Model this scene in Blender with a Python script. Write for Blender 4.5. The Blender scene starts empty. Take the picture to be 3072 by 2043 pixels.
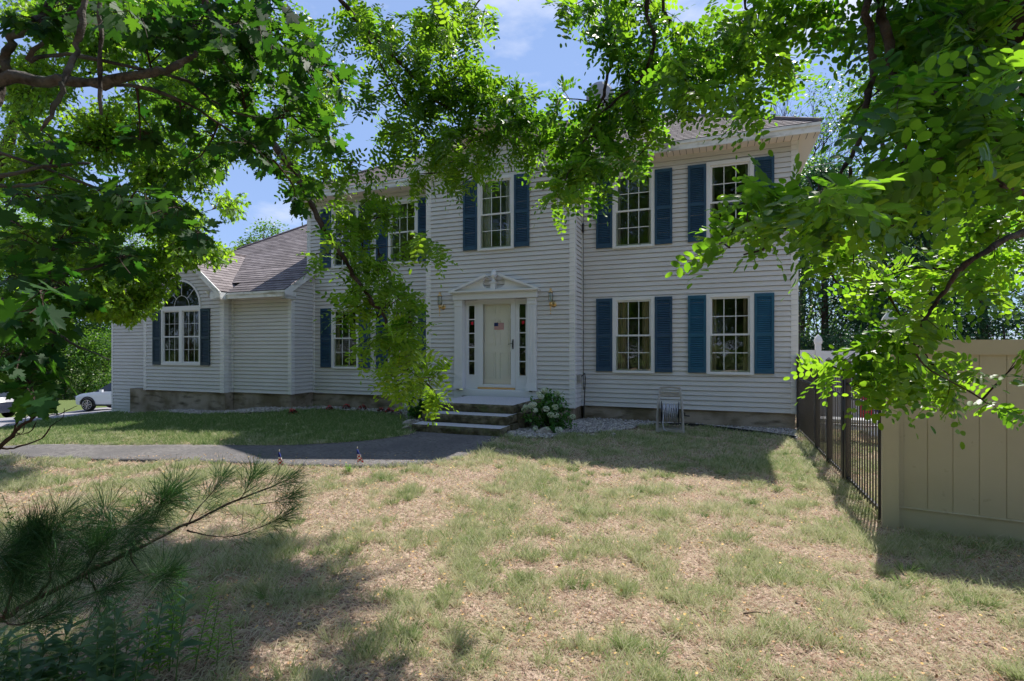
import bpy, bmesh, math, random
import numpy as np
from mathutils import Vector, Matrix
R = math.radians
rng = np.random.default_rng(7); random.seed(7)
SC = bpy.context.scene
COL = SC.collection
C = 1.65                      # eye height above the datum
FPX, YAW, HOR, CXP = 1590.0, R(21.3), 1050.0, 1536.0
ca, sa = math.cos(YAW), math.sin(YAW)

# ---------------------------------------------------------------- camera, sky, sun, exposure
cam_d = bpy.data.cameras.new('camera'); cam = bpy.data.objects.new('camera', cam_d); COL.objects.link(cam)
cam.location = (0, 0, C); cam.rotation_euler = (R(90), 0, YAW)
cam_d.sensor_width = 36; cam_d.lens = 36*FPX/3072; cam_d.shift_y = 28.5/3072
cam_d.clip_start = .05; cam_d.clip_end = 1500
SC.camera = cam
SUN_EL, SUN_AZ = R(53), R(15)            # sun stands behind the house, a little to the right
W = bpy.data.worlds.new('World'); SC.world = W; W.use_nodes = True
nt = W.node_tree; nt.nodes.clear()
wo = nt.nodes.new('ShaderNodeOutputWorld'); bg = nt.nodes.new('ShaderNodeBackground')
sky = nt.nodes.new('ShaderNodeTexSky'); sky.sky_type = 'NISHITA'; sky.sun_disc = False
sky.sun_elevation = SUN_EL; sky.sun_rotation = SUN_AZ; sky.altitude = 1500; sky.air_density = 1.0; sky.dust_density = .1; sky.ozone_density = 2.0
bg.inputs[1].default_value = .128
tc = nt.nodes.new('ShaderNodeTexCoord'); mp = nt.nodes.new('ShaderNodeMapping'); mp.inputs['Scale'].default_value = (1, 1, 2.6)
mp.inputs['Location'].default_value = (.9, .55, .2)
nz = nt.nodes.new('ShaderNodeTexNoise'); nz.inputs['Scale'].default_value = 2.6; nz.inputs['Detail'].default_value = 9; nz.inputs['Roughness'].default_value = .55
cr = nt.nodes.new('ShaderNodeValToRGB'); cr.color_ramp.elements[0].position = .50; cr.color_ramp.elements[1].position = .66
mx = nt.nodes.new('ShaderNodeMixRGB'); mx.inputs[2].default_value = (4.2, 4.4, 5.0, 1)
sb = nt.nodes.new('ShaderNodeMixRGB'); sb.inputs[0].default_value = .8; sb.inputs[2].default_value = (1.45, 2.1, 3.7, 1)
ml = nt.nodes.new('ShaderNodeMath'); ml.operation = 'MULTIPLY'; ml.inputs[1].default_value = .8
nt.links.new(tc.outputs['Generated'], mp.inputs[0]); nt.links.new(mp.outputs[0], nz.inputs[0]); nt.links.new(nz.outputs[0], cr.inputs[0])
nt.links.new(cr.outputs[0], ml.inputs[0]); nt.links.new(ml.outputs[0], mx.inputs[0]); nt.links.new(sky.outputs[0], sb.inputs[1]); nt.links.new(sb.outputs[0], mx.inputs[1])
nt.links.new(mx.outputs[0], bg.inputs[0]); nt.links.new(bg.outputs[0], wo.inputs[0])
sl = bpy.data.lights.new('sun', 'SUN'); sl.energy = 5.0; sl.angle = R(.5); sl.color = (1, .95, .87)
so = bpy.data.objects.new('sun', sl); COL.objects.link(so)
sdir = Vector((math.sin(SUN_AZ)*math.cos(SUN_EL), math.cos(SUN_AZ)*math.cos(SUN_EL), math.sin(SUN_EL)))
so.rotation_euler = sdir.to_track_quat('Z', 'Y').to_euler(); so.location = sdir*50
vs = SC.view_settings; vs.view_transform = 'Standard'; vs.look = 'None'; vs.exposure = .88; vs.gamma = 1; vs.use_curve_mapping = False
SC.cycles.max_bounces = 7; SC.cycles.diffuse_bounces = 4; SC.cycles.transparent_max_bounces = 12; SC.cycles.transmission_bounces = 4
SC.cycles.use_adaptive_sampling = True; SC.cycles.adaptive_threshold = .015
SC.cycles.use_denoising = True

# ---------------------------------------------------------------- helpers
def unp(u, v, d):
    """a sight line of the survey photograph turned into a place d metres ahead"""
    t = (u-CXP)/FPX
    return Vector((d*(-sa+t*ca), d*(ca+t*sa), C+(HOR-v)/FPX*d))
def gpt(u, v, Z):
    d = -Z*FPX/(v-HOR); p = unp(u, v, d); return (p.x, p.y)
def tag(o, label=None, cat=None, group=None, kind=None):
    if label: o['label'] = label
    if cat: o['category'] = cat
    if group: o['group'] = group
    if kind: o['kind'] = kind
    return o
def empty(name, loc, label, cat, group=None, rz=0):
    o = bpy.data.objects.new(name, None); COL.objects.link(o); o.location = loc; o.rotation_euler = (0, 0, rz)
    o.empty_display_size = .1
    return tag(o, label, cat, group)
class MB:
    def __init__(s): s.v = []; s.f = []; s.m = []; s.uv = None
    def add(s, vs, fs, mi=0):
        b = len(s.v); s.v += [tuple(p) for p in vs]; s.f += [tuple(i+b for i in f) for f in fs]; s.m += [mi]*len(fs); return s
    def box(s, x0, x1, y0, y1, z0, z1, mi=0):
        return s.add([(x0,y0,z0),(x1,y0,z0),(x1,y1,z0),(x0,y1,z0),(x0,y0,z1),(x1,y0,z1),(x1,y1,z1),(x0,y1,z1)],
                     [(0,3,2,1),(4,5,6,7),(0,1,5,4),(1,2,6,5),(2,3,7,6),(3,0,4,7)], mi)
    def prism(s, pts, y0, y1, mi=0):          # polygon in x-z, pushed along y
        n = len(pts); vs = [(x,y0,z) for x,z in pts]+[(x,y1,z) for x,z in pts]
        return s.add(vs, [tuple(range(n)), tuple(range(2*n-1,n-1,-1))]+[(i,i+n,(i+1)%n+n,(i+1)%n) for i in range(n)], mi)
    def tube(s, pts, rad, n=6, mi=0, cap=True):
        pts = [Vector(p) for p in pts]; rr = rad if hasattr(rad, '__len__') else [rad]*len(pts)
        ref = Vector((.3,.5,.81)); rings = []; b = len(s.v)
        for i, p in enumerate(pts):
            t = (pts[min(i+1,len(pts)-1)]-pts[max(i-1,0)])
            if t.length < 1e-9: t = Vector((0,0,1))
            t.normalize(); a = t.cross(ref)
            if a.length < .05: a = t.cross(Vector((1,0,0)))
            a.normalize(); c = t.cross(a)
            for k in range(n):
                th = 2*math.pi*k/n; s.v.append(tuple(p+(a*math.cos(th)+c*math.sin(th))*rr[i]))
        for i in range(len(pts)-1):
            for k in range(n):
                s.f.append((b+i*n+k, b+i*n+(k+1)%n, b+(i+1)*n+(k+1)%n, b+(i+1)*n+k)); s.m.append(mi)
        if cap and n > 2:
            s.f.append(tuple(b+k for k in range(n-1,-1,-1))); s.m.append(mi)
            e = b+(len(pts)-1)*n; s.f.append(tuple(e+k for k in range(n))); s.m.append(mi)
        return s
    def lathe(s, prof, c, n=16, mi=0, axis='z'):
        b = len(s.v)
        for r, h in prof:
            for k in range(n):
                th = 2*math.pi*k/n; x, y = r*math.cos(th), r*math.sin(th)
                if axis == 'z': p = (c[0]+x, c[1]+y, c[2]+h)
                elif axis == 'y': p = (c[0]+x, c[1]+h, c[2]+y)
                else: p = (c[0]+h, c[1]+x, c[2]+y)
                s.v.append(p)
        for i in range(len(prof)-1):
            for k in range(n):
                s.f.append((b+i*n+k, b+i*n+(k+1)%n, b+(i+1)*n+(k+1)%n, b+(i+1)*n+k)); s.m.append(mi)
        return s
    def rock(s, c, r, n=2, seed=0, mi=0):
        bm = bmesh.new(); bmesh.ops.create_icosphere(bm, subdivisions=n, radius=1); rr = random.Random(seed)
        dirs = [(Vector((rr.uniform(-1,1),rr.uniform(-1,1),rr.uniform(-1,1))).normalized(), rr.uniform(.55,.95)) for _ in range(9)]
        for v in bm.verts:
            for d, k in dirs:
                e = v.co.dot(d)
                if e > k: v.co -= d*(e-k)
            v.co += Vector((rr.uniform(-1,1),rr.uniform(-1,1),rr.uniform(-1,1)))*.04
        vs = [(c[0]+v.co.x*r[0], c[1]+v.co.y*r[1], c[2]+v.co.z*r[2]) for v in bm.verts]
        fs = [tuple(v.index for v in f.verts) for f in bm.faces]; bm.free()
        return s.add(vs, fs, mi)
    def build(s, name, mats, parent=None, smooth=False, loc=None):
        me = bpy.data.meshes.new(name); me.from_pydata(s.v, [], s.f); 
        for m in (mats if isinstance(mats, (list, tuple)) else [mats]): me.materials.append(m)
        me.polygons.foreach_set('material_index', s.m)
        if smooth: me.polygons.foreach_set('use_smooth', [True]*len(s.f))
        if s.uv: 
            l = me.uv_layers.new(name='UVMap'); l.data.foreach_set('uv', [c for f in s.uv for q in f for c in q])
        me.update()
        o = bpy.data.objects.new(name, me); COL.objects.link(o)
        if parent is not None: o.parent = parent
        return o
def fix_local(root):
    """parts are modelled in world space; hang them on a root that stands at its own base"""
    for ch in root.children:
        ch.location = ch.location - root.location
def np_mesh(name, V, F, mat, parent=None, attrs=None, smooth=False):
    """F: (n,k) index array; attrs: dict of per-face floats"""
    me = bpy.data.meshes.new(name); n, k = F.shape
    me.vertices.add(len(V)); me.vertices.foreach_set('co', np.ascontiguousarray(V, dtype=np.float32).ravel())
    me.loops.add(n*k); me.loops.foreach_set('vertex_index', F.astype(np.int32).ravel())
    me.polygons.add(n); me.polygons.foreach_set('loop_start', np.arange(0, n*k, k, dtype=np.int32))
    if smooth: me.polygons.foreach_set('use_smooth', np.ones(n, dtype=bool))
    me.materials.append(mat); me.update(calc_edges=True)
    for a, d in (attrs or {}).items():
        at = me.attributes.new(a, 'FLOAT', 'FACE'); at.data.foreach_set('value', np.asarray(d, dtype=np.float32))
    o = bpy.data.objects.new(name, me); COL.objects.link(o)
    if parent is not None: o.parent = parent
    return o
# value noise
_g = rng.random((6, 256, 256))
def vnoise(x, y, sc, k=0):
    x = np.asarray(x)*sc+37.3*k+500; y = np.asarray(y)*sc+11.7*k+500
    xi = np.floor(x).astype(int); yi = np.floor(y).astype(int); fx = x-xi; fy = y-yi
    fx = fx*fx*(3-2*fx); fy = fy*fy*(3-2*fy); g = _g[k % 6]
    a = g[xi%256, yi%256]; b = g[(xi+1)%256, yi%256]; c = g[xi%256, (yi+1)%256]; d = g[(xi+1)%256, (yi+1)%256]
    return (a*(1-fx)+b*fx)*(1-fy)+(c*(1-fx)+d*fx)*fy

# ---------------------------------------------------------------- materials
def mat(name, col, rough=.6, spec=.3, metal=0, noise=None, bump=None, coat=0):
    """noise=(scale, colour2, lo, hi[, detail]); bump=(scale, strength)"""
    m = bpy.data.materials.new(name); m.use_nodes = True; t = m.node_tree; p = t.nodes['Principled BSDF']
    p.inputs['Base Color'].default_value = (*col, 1); p.inputs['Roughness'].default_value = rough
    p.inputs['Specular IOR Level'].default_value = spec; p.inputs['Metallic'].default_value = metal; p.inputs['Coat Weight'].default_value = coat
    c = t.nodes.new('ShaderNodeTexCoord')
    prev = None
    for q in (noise if isinstance(noise, list) else ([noise] if noise else [])):
        n = t.nodes.new('ShaderNodeTexNoise'); n.inputs['Scale'].default_value = q[0]; n.inputs['Detail'].default_value = q[4] if len(q) > 4 else 5
        r = t.nodes.new('ShaderNodeValToRGB'); r.color_ramp.elements[0].position = q[2]; r.color_ramp.elements[1].position = q[3]
        x = t.nodes.new('ShaderNodeMixRGB'); x.inputs[1].default_value = (*col, 1); x.inputs[2].default_value = (*q[1], 1)
        if len(q) > 5:
            mm = t.nodes.new('ShaderNodeMapping'); mm.inputs['Scale'].default_value = q[5]; t.links.new(c.outputs['Object'], mm.inputs[0]); t.links.new(mm.outputs[0], n.inputs[0])
        else: t.links.new(c.outputs['Object'], n.inputs[0])
        t.links.new(n.outputs[0], r.inputs[0]); t.links.new(r.outputs[0], x.inputs[0])
        if prev: t.links.new(prev.outputs[0], x.inputs[1])
        prev = x
    if prev: t.links.new(prev.outputs[0], p.inputs['Base Color'])
    if bump:
        n = t.nodes.new('ShaderNodeTexNoise'); n.inputs['Scale'].default_value = bump[0]; n.inputs['Detail'].default_value = 6
        b = t.nodes.new('ShaderNodeBump'); b.inputs['Strength'].default_value = bump[1]; b.inputs['Distance'].default_value = .02
        t.links.new(c.outputs['Object'], n.inputs[0]); t.links.new(n.outputs[0], b.inputs['Height']); t.links.new(b.outputs[0], p.inputs['Normal'])
    return m
def leafmat(name, a, b, tr, mix=.45, rough=.45, spec=.35):
    m = bpy.data.materials.new(name); m.use_nodes = True; t = m.node_tree; p = t.nodes['Principled BSDF']; out = t.nodes['Material Output']
    at = t.nodes.new('ShaderNodeAttribute'); at.attribute_name = 'tint'
    x = t.nodes.new('ShaderNodeMixRGB'); x.inputs[1].default_value = (*a, 1); x.inputs[2].default_value = (*b, 1)
    y = t.nodes.new('ShaderNodeMixRGB'); y.inputs[1].default_value = (*tr[0], 1); y.inputs[2].default_value = (*tr[1], 1)
    t.links.new(at.outputs['Fac'], x.inputs[0]); t.links.new(at.outputs['Fac'], y.inputs[0])
    p.inputs['Roughness'].default_value = rough; p.inputs['Specular IOR Level'].default_value = spec
    tl = t.nodes.new('ShaderNodeBsdfTranslucent'); ms = t.nodes.new('ShaderNodeMixShader'); ms.inputs[0].default_value = mix
    t.links.new(x.outputs[0], p.inputs['Base Color']); t.links.new(y.outputs[0], tl.inputs[0])
    t.links.new(p.outputs[0], ms.inputs[1]); t.links.new(tl.outputs[0], ms.inputs[2]); t.links.new(ms.outputs[0], out.inputs[0])
    return m
M = {}
M['siding'] = mat('siding', (.62,.615,.61), .55, .25, noise=[(1.1,(.56,.55,.54),.35,.75),(9,(.47,.46,.43),.60,.85,6,(.3,1,1.6))])
M['trim'] = mat('trim', (.72,.72,.72), .45, .35, noise=(3,(.58,.58,.56),.5,.8))
M['fascia'] = mat('fascia', (.76,.77,.77), .5, .3, noise=[(1.4,(.30,.28,.24),.5,.72,8,(1,1,5)),(7,(.5,.5,.45),.55,.75)])
M['soffit'] = mat('soffit', (.72,.66,.60), .6, .2)
M['win_white'] = mat('window_white', (.70,.71,.72), .35, .4)
M['door'] = mat('door_cream', (.90,.89,.83), .4, .4)
M['blue'] = mat('shutter_blue', (.022,.062,.115), .45, .35, noise=(6,(.028,.078,.14),.4,.7))
M['teal'] = mat('shutter_teal', (.015,.088,.155), .45, .35, noise=(6,(.017,.105,.18),.4,.7))
M['navy'] = mat('shutter_faded', (.022,.045,.065), .5, .3, noise=(6,(.03,.06,.08),.4,.7))
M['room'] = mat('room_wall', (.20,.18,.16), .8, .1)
M['curtain'] = mat('curtain', (.52,.44,.32), .9, .05)
M['sheer'] = mat('sheer_curtain', (.6,.6,.57), .9, .05)
M['brass'] = mat('brass', (.62,.43,.20), .28, .5, 1)
M['black'] = mat('black_metal', (.012,.012,.014), .4, .5)
M['fence_black'] = mat('fence_black', (.022,.021,.025), .38, .5, noise=(30,(.035,.034,.04),.5,.8))
M['tan'] = mat('tan_vinyl', (.50,.45,.32), .5, .3, noise=[(2.5,(.45,.40,.28),.45,.8),(14,(.36,.31,.21),.66,.8)])
M['found'] = mat('foundation', (.36,.31,.25), .9, .1, noise=[(1.5,(.17,.14,.09),.42,.62,8),(6,(.10,.085,.055),.52,.74,8,(.4,1,1.4))], bump=(30,.3))
M['granite_top'] = mat('granite_top', (.47,.47,.50), .8, .2, noise=(25,(.36,.36,.38),.4,.7), bump=(60,.2))
M['granite'] = mat('granite_mossy', (.17,.15,.10), .9, .15, noise=[(7,(.065,.058,.035),.38,.62,8),(3,(.10,.125,.05),.55,.75)], bump=(18,1.0))
M['asphalt'] = mat('asphalt', (.165,.155,.155), .95, .1, noise=[(34,(.25,.235,.23),.48,.66,8),(17,(.10,.095,.095),.50,.66,8),(1.3,(.125,.12,.123),.4,.7)], bump=(160,.8))
M['asphalt2'] = mat('drive_asphalt', (.25,.24,.26), .9, .2, noise=[(40,(.3,.29,.31),.5,.75,4),(.5,(.21,.2,.22),.4,.7)], bump=(120,.5))
M['stone'] = mat('pebble', (.52,.50,.47), .75, .2, noise=(9,(.33,.32,.33),.4,.65))
M['rock'] = mat('rock', (.33,.30,.27), .9, .15, noise=[(5,(.18,.16,.12),.4,.7),(14,(.48,.45,.4),.6,.8)], bump=(20,.8))
M['soil'] = mat('soil', (.13,.085,.055), .95, .1, noise=(14,(.22,.15,.10),.4,.7), bump=(30,1))
M['edging'] = mat('edging', (.02,.02,.022), .5, .4)
M['bark'] = mat('bark', (.085,.062,.048), .9, .1, noise=[(22,(.03,.022,.018),.42,.62,8,(1,1,.35)),(5,(.13,.115,.10),.5,.72)], bump=(45,1.0))
M['twig'] = mat('twig', (.05,.033,.024), .85, .15, noise=(30,(.03,.02,.015),.4,.7))
M['greybark'] = mat('grey_bark', (.105,.095,.085), .9, .1, noise=[(16,(.03,.025,.02),.42,.62,8),(4,(.10,.12,.10),.52,.7)], bump=(40,1.0))
M['locust'] = leafmat('locust_leaf', (.016,.058,.010), (.045,.115,.014), ((.10,.33,.012),(.42,.72,.03)), .46)
M['locust_small'] = leafmat('locust_small_leaf', (.018,.060,.010), (.05,.12,.014), ((.12,.34,.012),(.42,.70,.03)), .46)
M['maple'] = leafmat('maple_leaf', (.012,.045,.013), (.030,.085,.016), ((.04,.17,.012),(.20,.45,.02)), .40, .6, .15)
M['oak'] = leafmat('bright_leaf', (.035,.10,.014), (.085,.17,.02), ((.22,.50,.02),(.50,.78,.04)), .50)
M['woods'] = leafmat('woods_leaf', (.016,.055,.013), (.05,.115,.02), ((.09,.26,.015),(.30,.52,.04)), .40)
M['spruce'] = leafmat('spruce_leaf', (.015,.055,.028), (.035,.10,.04), ((.03,.12,.03),(.08,.2,.05)), .25)
M['needle'] = leafmat('pine_needle', (.014,.058,.018), (.045,.12,.035), ((.03,.12,.025),(.10,.22,.05)), .25)
M['weed'] = leafmat('weed_leaf', (.06,.13,.09), (.13,.22,.15), ((.18,.42,.06),(.35,.6,.10)), .40)
M['weed2'] = leafmat('goldenrod_leaf', (.10,.26,.04), (.17,.36,.05), ((.30,.60,.04),(.45,.75,.06)), .45)
M['hyd_leaf'] = leafmat('hydrangea_leaf', (.035,.115,.025), (.075,.20,.04), ((.10,.3,.03),(.2,.42,.05)), .35)
M['hyd_fl'] = leafmat('hydrangea_bloom', (.42,.52,.30), (.74,.77,.66), ((.5,.6,.4),(.8,.8,.7)), .3, .7, .1)
M['bego'] = leafmat('begonia_leaf', (.03,.022,.02), (.07,.04,.03), ((.1,.03,.02),(.2,.06,.03)), .2)
M['red'] = leafmat('red_petal', (.5,.03,.04), (.75,.06,.08), ((.5,.03,.04),(.8,.08,.1)), .3, .6, .2)
M['plastic'] = mat('reel_plastic', (.36,.34,.31), .6, .3, noise=(8,(.28,.265,.24),.45,.75))
M['hose'] = mat('hose', (.45,.46,.52), .4, .4)
M['paint'] = mat('car_white', (.72,.74,.80), .25, .5, coat=.8)
M['carblack'] = mat('car_dark', (.03,.035,.06), .25, .5, coat=.8)
M['tyre'] = mat('tyre', (.018,.018,.018), .8, .2)
M['alloy'] = mat('alloy', (.6,.6,.62), .3, .5, .8)
M['carglass'] = mat('car_glass', (.02,.025,.03), .08, .6)
M['flagred'] = mat('flag_red', (.55,.03,.05), .8, .1)
M['flagwhite'] = mat('flag_white', (.78,.78,.78), .8, .1)
M['flagblue'] = mat('flag_blue', (.03,.045,.2), .8, .1)
M['wood'] = mat('stick', (.6,.52,.4), .7, .2)
M['teal_cloth'] = mat('parasol_cloth', (.03,.38,.45), .8, .1)
M['bluebin'] = mat('blue_plastic', (.03,.10,.35), .45, .4)
M['dish'] = mat('dish_grey', (.32,.33,.38), .5, .4)

def grassmat():
    m = bpy.data.materials.new('grass_blade'); m.use_nodes = True; t = m.node_tree; p = t.nodes['Principled BSDF']; out = t.nodes['Material Output']
    at = t.nodes.new('ShaderNodeAttribute'); at.attribute_name = 'tint'
    r = t.nodes.new('ShaderNodeValToRGB'); e = r.color_ramp.elements
    e[0].position = 0; e[0].color = (.48,.34,.27,1); e[1].position = 1; e[1].color = (.13,.24,.065,1)
    for pos, c in ((.18,(.72,.59,.48)),(.36,(.68,.63,.47)),(.55,(.55,.55,.35)),(.78,(.36,.42,.19))):
        q = e.new(pos); q.color = (*c, 1)
    p.inputs['Roughness'].default_value = .6; p.inputs['Specular IOR Level'].default_value = .25
    tl = t.nodes.new('ShaderNodeBsdfTranslucent'); ms = t.nodes.new('ShaderNodeMixShader'); ms.inputs[0].default_value = .35
    t.links.new(at.outputs['Fac'], r.inputs[0]); t.links.new(r.outputs[0], p.inputs['Base Color']); t.links.new(r.outputs[0], tl.inputs[0])
    t.links.new(p.outputs[0], ms.inputs[1]); t.links.new(tl.outputs[0], ms.inputs[2]); t.links.new(ms.outputs[0], out.inputs[0])
    return m
M['grass'] = grassmat()
def groundmat():
    m = bpy.data.materials.new('lawn_soil'); m.use_nodes = True; t = m.node_tree; p = t.nodes['Principled BSDF']
    c = t.nodes.new('ShaderNodeTexCoord')
    def ns(s, d=6):
        n = t.nodes.new('ShaderNodeTexNoise'); n.inputs['Scale'].default_value = s; n.inputs['Detail'].default_value = d; n.inputs['Roughness'].default_value = .65
        t.links.new(c.outputs['Object'], n.inputs[0]); return n
    def ramp(n, a, b):
        r = t.nodes.new('ShaderNodeValToRGB'); r.color_ramp.elements[0].position = a; r.color_ramp.elements[1].position = b; t.links.new(n.outputs[0], r.inputs[0]); return r
    x = t.nodes.new('ShaderNodeMixRGB'); x.inputs[1].default_value = (.46,.35,.28,1); x.inputs[2].default_value = (.13,.085,.06,1)
    t.links.new(ramp(ns(38,4),.42,.62).outputs[0], x.inputs[0])
    y = t.nodes.new('ShaderNodeMixRGB'); y.inputs[2].default_value = (.16,.17,.07,1)
    t.links.new(ramp(ns(1.3),.5,.68).outputs[0], y.inputs[0]); t.links.new(x.outputs[0], y.inputs[1]); 
    vl = t.nodes.new('ShaderNodeVectorMath'); vl.operation = 'LENGTH'; t.links.new(c.outputs['Object'], vl.inputs[0])
    dr_ = t.nodes.new('ShaderNodeMapRange'); dr_.inputs[1].default_value = 15; dr_.inputs[2].default_value = 20; t.links.new(vl.outputs['Value'], dr_.inputs[0])
    w_ = t.nodes.new('ShaderNodeMixRGB'); w_.inputs[2].default_value = (.10,.13,.045,1); t.links.new(dr_.outputs[0], w_.inputs[0]); t.links.new(y.outputs[0], w_.inputs[1]); t.links.new(w_.outputs[0], p.inputs['Base Color'])
    p.inputs['Roughness'].default_value = .95; p.inputs['Specular IOR Level'].default_value = .1
    b = t.nodes.new('ShaderNodeBump'); b.inputs['Strength'].default_value = 1; b.inputs['Distance'].default_value = .03
    t.links.new(ns(30,8).outputs[0], b.inputs['Height']); t.links.new(b.outputs[0], p.inputs['Normal'])
    return m
M['ground'] = groundmat()
def roofmat():
    m = bpy.data.materials.new('asphalt_shingle'); m.use_nodes = True; t = m.node_tree; p = t.nodes['Principled BSDF']
    uv = t.nodes.new('ShaderNodeUVMap'); bk = t.nodes.new('ShaderNodeTexBrick')
    bk.inputs['Scale'].default_value = 1; bk.inputs['Brick Width'].default_value = .31; bk.inputs['Row Height'].default_value = .14; bk.inputs['Mortar Size'].default_value = .006
    bk.inputs['Color1'].default_value = (.15,.132,.135,1); bk.inputs['Color2'].default_value = (.245,.217,.22,1); bk.inputs['Mortar'].default_value = (.05,.04,.045,1); bk.inputs['Bias'].default_value = .1
    n = t.nodes.new('ShaderNodeTexNoise'); n.inputs['Scale'].default_value = 120; n.inputs['Detail'].default_value = 3
    n2 = t.nodes.new('ShaderNodeTexNoise'); n2.inputs['Scale'].default_value = .9; n2.inputs['Detail'].default_value = 6
    x = t.nodes.new('ShaderNodeMixRGB'); x.blend_type = 'OVERLAY'; x.inputs[0].default_value = .5
    z = t.nodes.new('ShaderNodeMixRGB'); z.blend_type = 'OVERLAY'; z.inputs[0].default_value = .35
    t.links.new(uv.outputs[0], bk.inputs[0]); t.links.new(uv.outputs[0], n.inputs[0]); t.links.new(uv.outputs[0], n2.inputs[0])
    t.links.new(bk.outputs[0], x.inputs[1]); t.links.new(n.outputs[0], x.inputs[2]); t.links.new(x.outputs[0], z.inputs[1]); t.links.new(n2.outputs[0], z.inputs[2])
    t.links.new(z.outputs[0], p.inputs['Base Color']); p.inputs['Roughness'].default_value = .95; p.inputs['Specular IOR Level'].default_value = .1
    return m
M['roof'] = roofmat(); M['ridge'] = mat('ridge_shingle', (.20,.17,.172), .95, .1, noise=(9,(.13,.11,.115),.4,.6))
def glassmat(name, refl=1.0):
    m = bpy.data.materials.new(name); m.use_nodes = True; t = m.node_tree; t.nodes.remove(t.nodes['Principled BSDF']); out = t.nodes['Material Output']
    g = t.nodes.new('ShaderNodeBsdfGlossy'); g.inputs['Roughness'].default_value = .015; g.inputs[0].default_value = (.95,.97,1,1)
    n = t.nodes.new('ShaderNodeTexNoise'); n.inputs['Scale'].default_value = 3.5; b = t.nodes.new('ShaderNodeBump'); b.inputs['Strength'].default_value = .08; b.inputs['Distance'].default_value = .05
    c = t.nodes.new('ShaderNodeTexCoord'); t.links.new(c.outputs['Object'], n.inputs[0]); t.links.new(n.outputs[0], b.inputs['Height']); t.links.new(b.outputs[0], g.inputs['Normal'])
    tr = t.nodes.new('ShaderNodeBsdfTransparent'); tr.inputs[0].default_value = (.80,.84,.82,1) if refl > .4 else (.97,.97,.96,1)
    f = t.nodes.new('ShaderNodeFresnel'); f.inputs[0].default_value = 1.5
    k = t.nodes.new('ShaderNodeMath'); k.operation = 'MULTIPLY'; k.inputs[1].default_value = 2.2*refl; k.use_clamp = True
    s = t.nodes.new('ShaderNodeMixShader'); t.links.new(f.outputs[0], k.inputs[0]); t.links.new(k.outputs[0], s.inputs[0])
    t.links.new(tr.outputs[0], s.inputs[1]); t.links.new(g.outputs[0], s.inputs[2]); t.links.new(s.outputs[0], out.inputs[0])
    return m
M['glass'] = glassmat('window_glass'); M['storm'] = glassmat('storm_glass', .3)

# ---------------------------------------------------------------- ground
CP = np.array([(0,0,-1.62),(0,3,-1.62),(-3,3,-1.60),(3,3,-1.66),(1.5,6,-1.66),(5,5,-1.7),(1.5,9,-1.63),(1.5,11.6,-1.60),(-1,8,-1.60),(-3,11.6,-1.57),(-3.5,8.4,-1.53),(-5.4,8.4,-1.53),(-5.5,10.5,-1.52),(-4,6,-1.57),(-6,5,-1.58),
  (-8,8,-1.57),(-10.5,10.7,-1.57),(-13.6,10.4,-1.72),(-16.5,10.7,-1.90),(-17.8,10.7,-2.03),(-10,5,-1.64),(-13,6,-1.74),(-15.5,7.2,-1.87),(-18,5,-1.98),(-22,10,-2.35),(-33,19.5,-3.4),(-30,18,-3.35),(-34,22,-3.5),(-27,15.5,-3.0),(-36,17,-3.6),(-29,20,-3.3),(-24,13,-2.65),(-45,30,-4.0),(-60,10,-4.0),(-30,0,-2.6),
  (-20,20,-2.7),(-15,30,-2.4),(0,25,-1.6),(10,10,-1.7),(20,20,-1.7),(3,16,-1.62),(-5,-8,-1.5),(10,-10,-1.6),(-15,-5,-1.8),(0,80,-1.6),(80,0,-1.6),(-90,60,-5),(0,-80,-1.6),(80,80,-1.6)])
def gz(x, y):
    x = np.asarray(x, float); y = np.asarray(y, float)
    d2 = (x[..., None]-CP[:, 0])**2+(y[..., None]-CP[:, 1])**2
    w = 1/(d2+.35)**1.6
    h = (w*CP[:, 2]).sum(-1)/w.sum(-1)
    return C+h
def g1(x, y): return float(gz(np.array(x), np.array(y)))
def axis(lo, hi, fine_lo, fine_hi, st):
    a = list(np.arange(fine_lo, fine_hi+1e-6, st)); x = fine_hi; s = st
    while x < hi: s *= 1.35; x += s; a.append(x)
    x = fine_lo; s = st
    while x > lo: s *= 1.35; x -= s; a.insert(0, x)
    return np.array(a)
gx = axis(-900, 900, -20, 6, .2); gy = axis(-900, 900, 0, 13, .2)
X, Y = np.meshgrid(gx, gy, indexing='ij'); Z = gz(X, Y)
near = (np.abs(X) < 25) & (np.abs(Y) < 20)
Z = Z+np.where(near, (vnoise(X, Y, 1.1, 1)-.5)*.03+(vnoise(X, Y, 3.5, 2)-.5)*.015, 0)
nx, ny = X.shape; idx = np.arange(nx*ny).reshape(nx, ny)
F = np.stack([idx[:-1, :-1], idx[1:, :-1], idx[1:, 1:], idx[:-1, 1:]], -1).reshape(-1, 4)
tag(np_mesh('ground', np.stack([X, Y, Z], -1).reshape(-1, 3), F, M['ground'], smooth=True), kind='structure', label='dry patchy front lawn with bare pinkish soil', cat='ground')
def smooth_line(pts, n=8):
    P = [np.array(p, float) for p in pts]; P = [2*P[0]-P[1]]+P+[2*P[-1]-P[-2]]; out = []
    for i in range(1, len(P)-2):
        for k in range(n):
            t = k/n; out.append(.5*((2*P[i])+(-P[i-1]+P[i+1])*t+(2*P[i-1]-5*P[i]+4*P[i+1]-P[i+2])*t*t+(-P[i-1]+3*P[i]-3*P[i+1]+P[i+2])*t**3))
    out.append(P[-2]); return out
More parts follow.
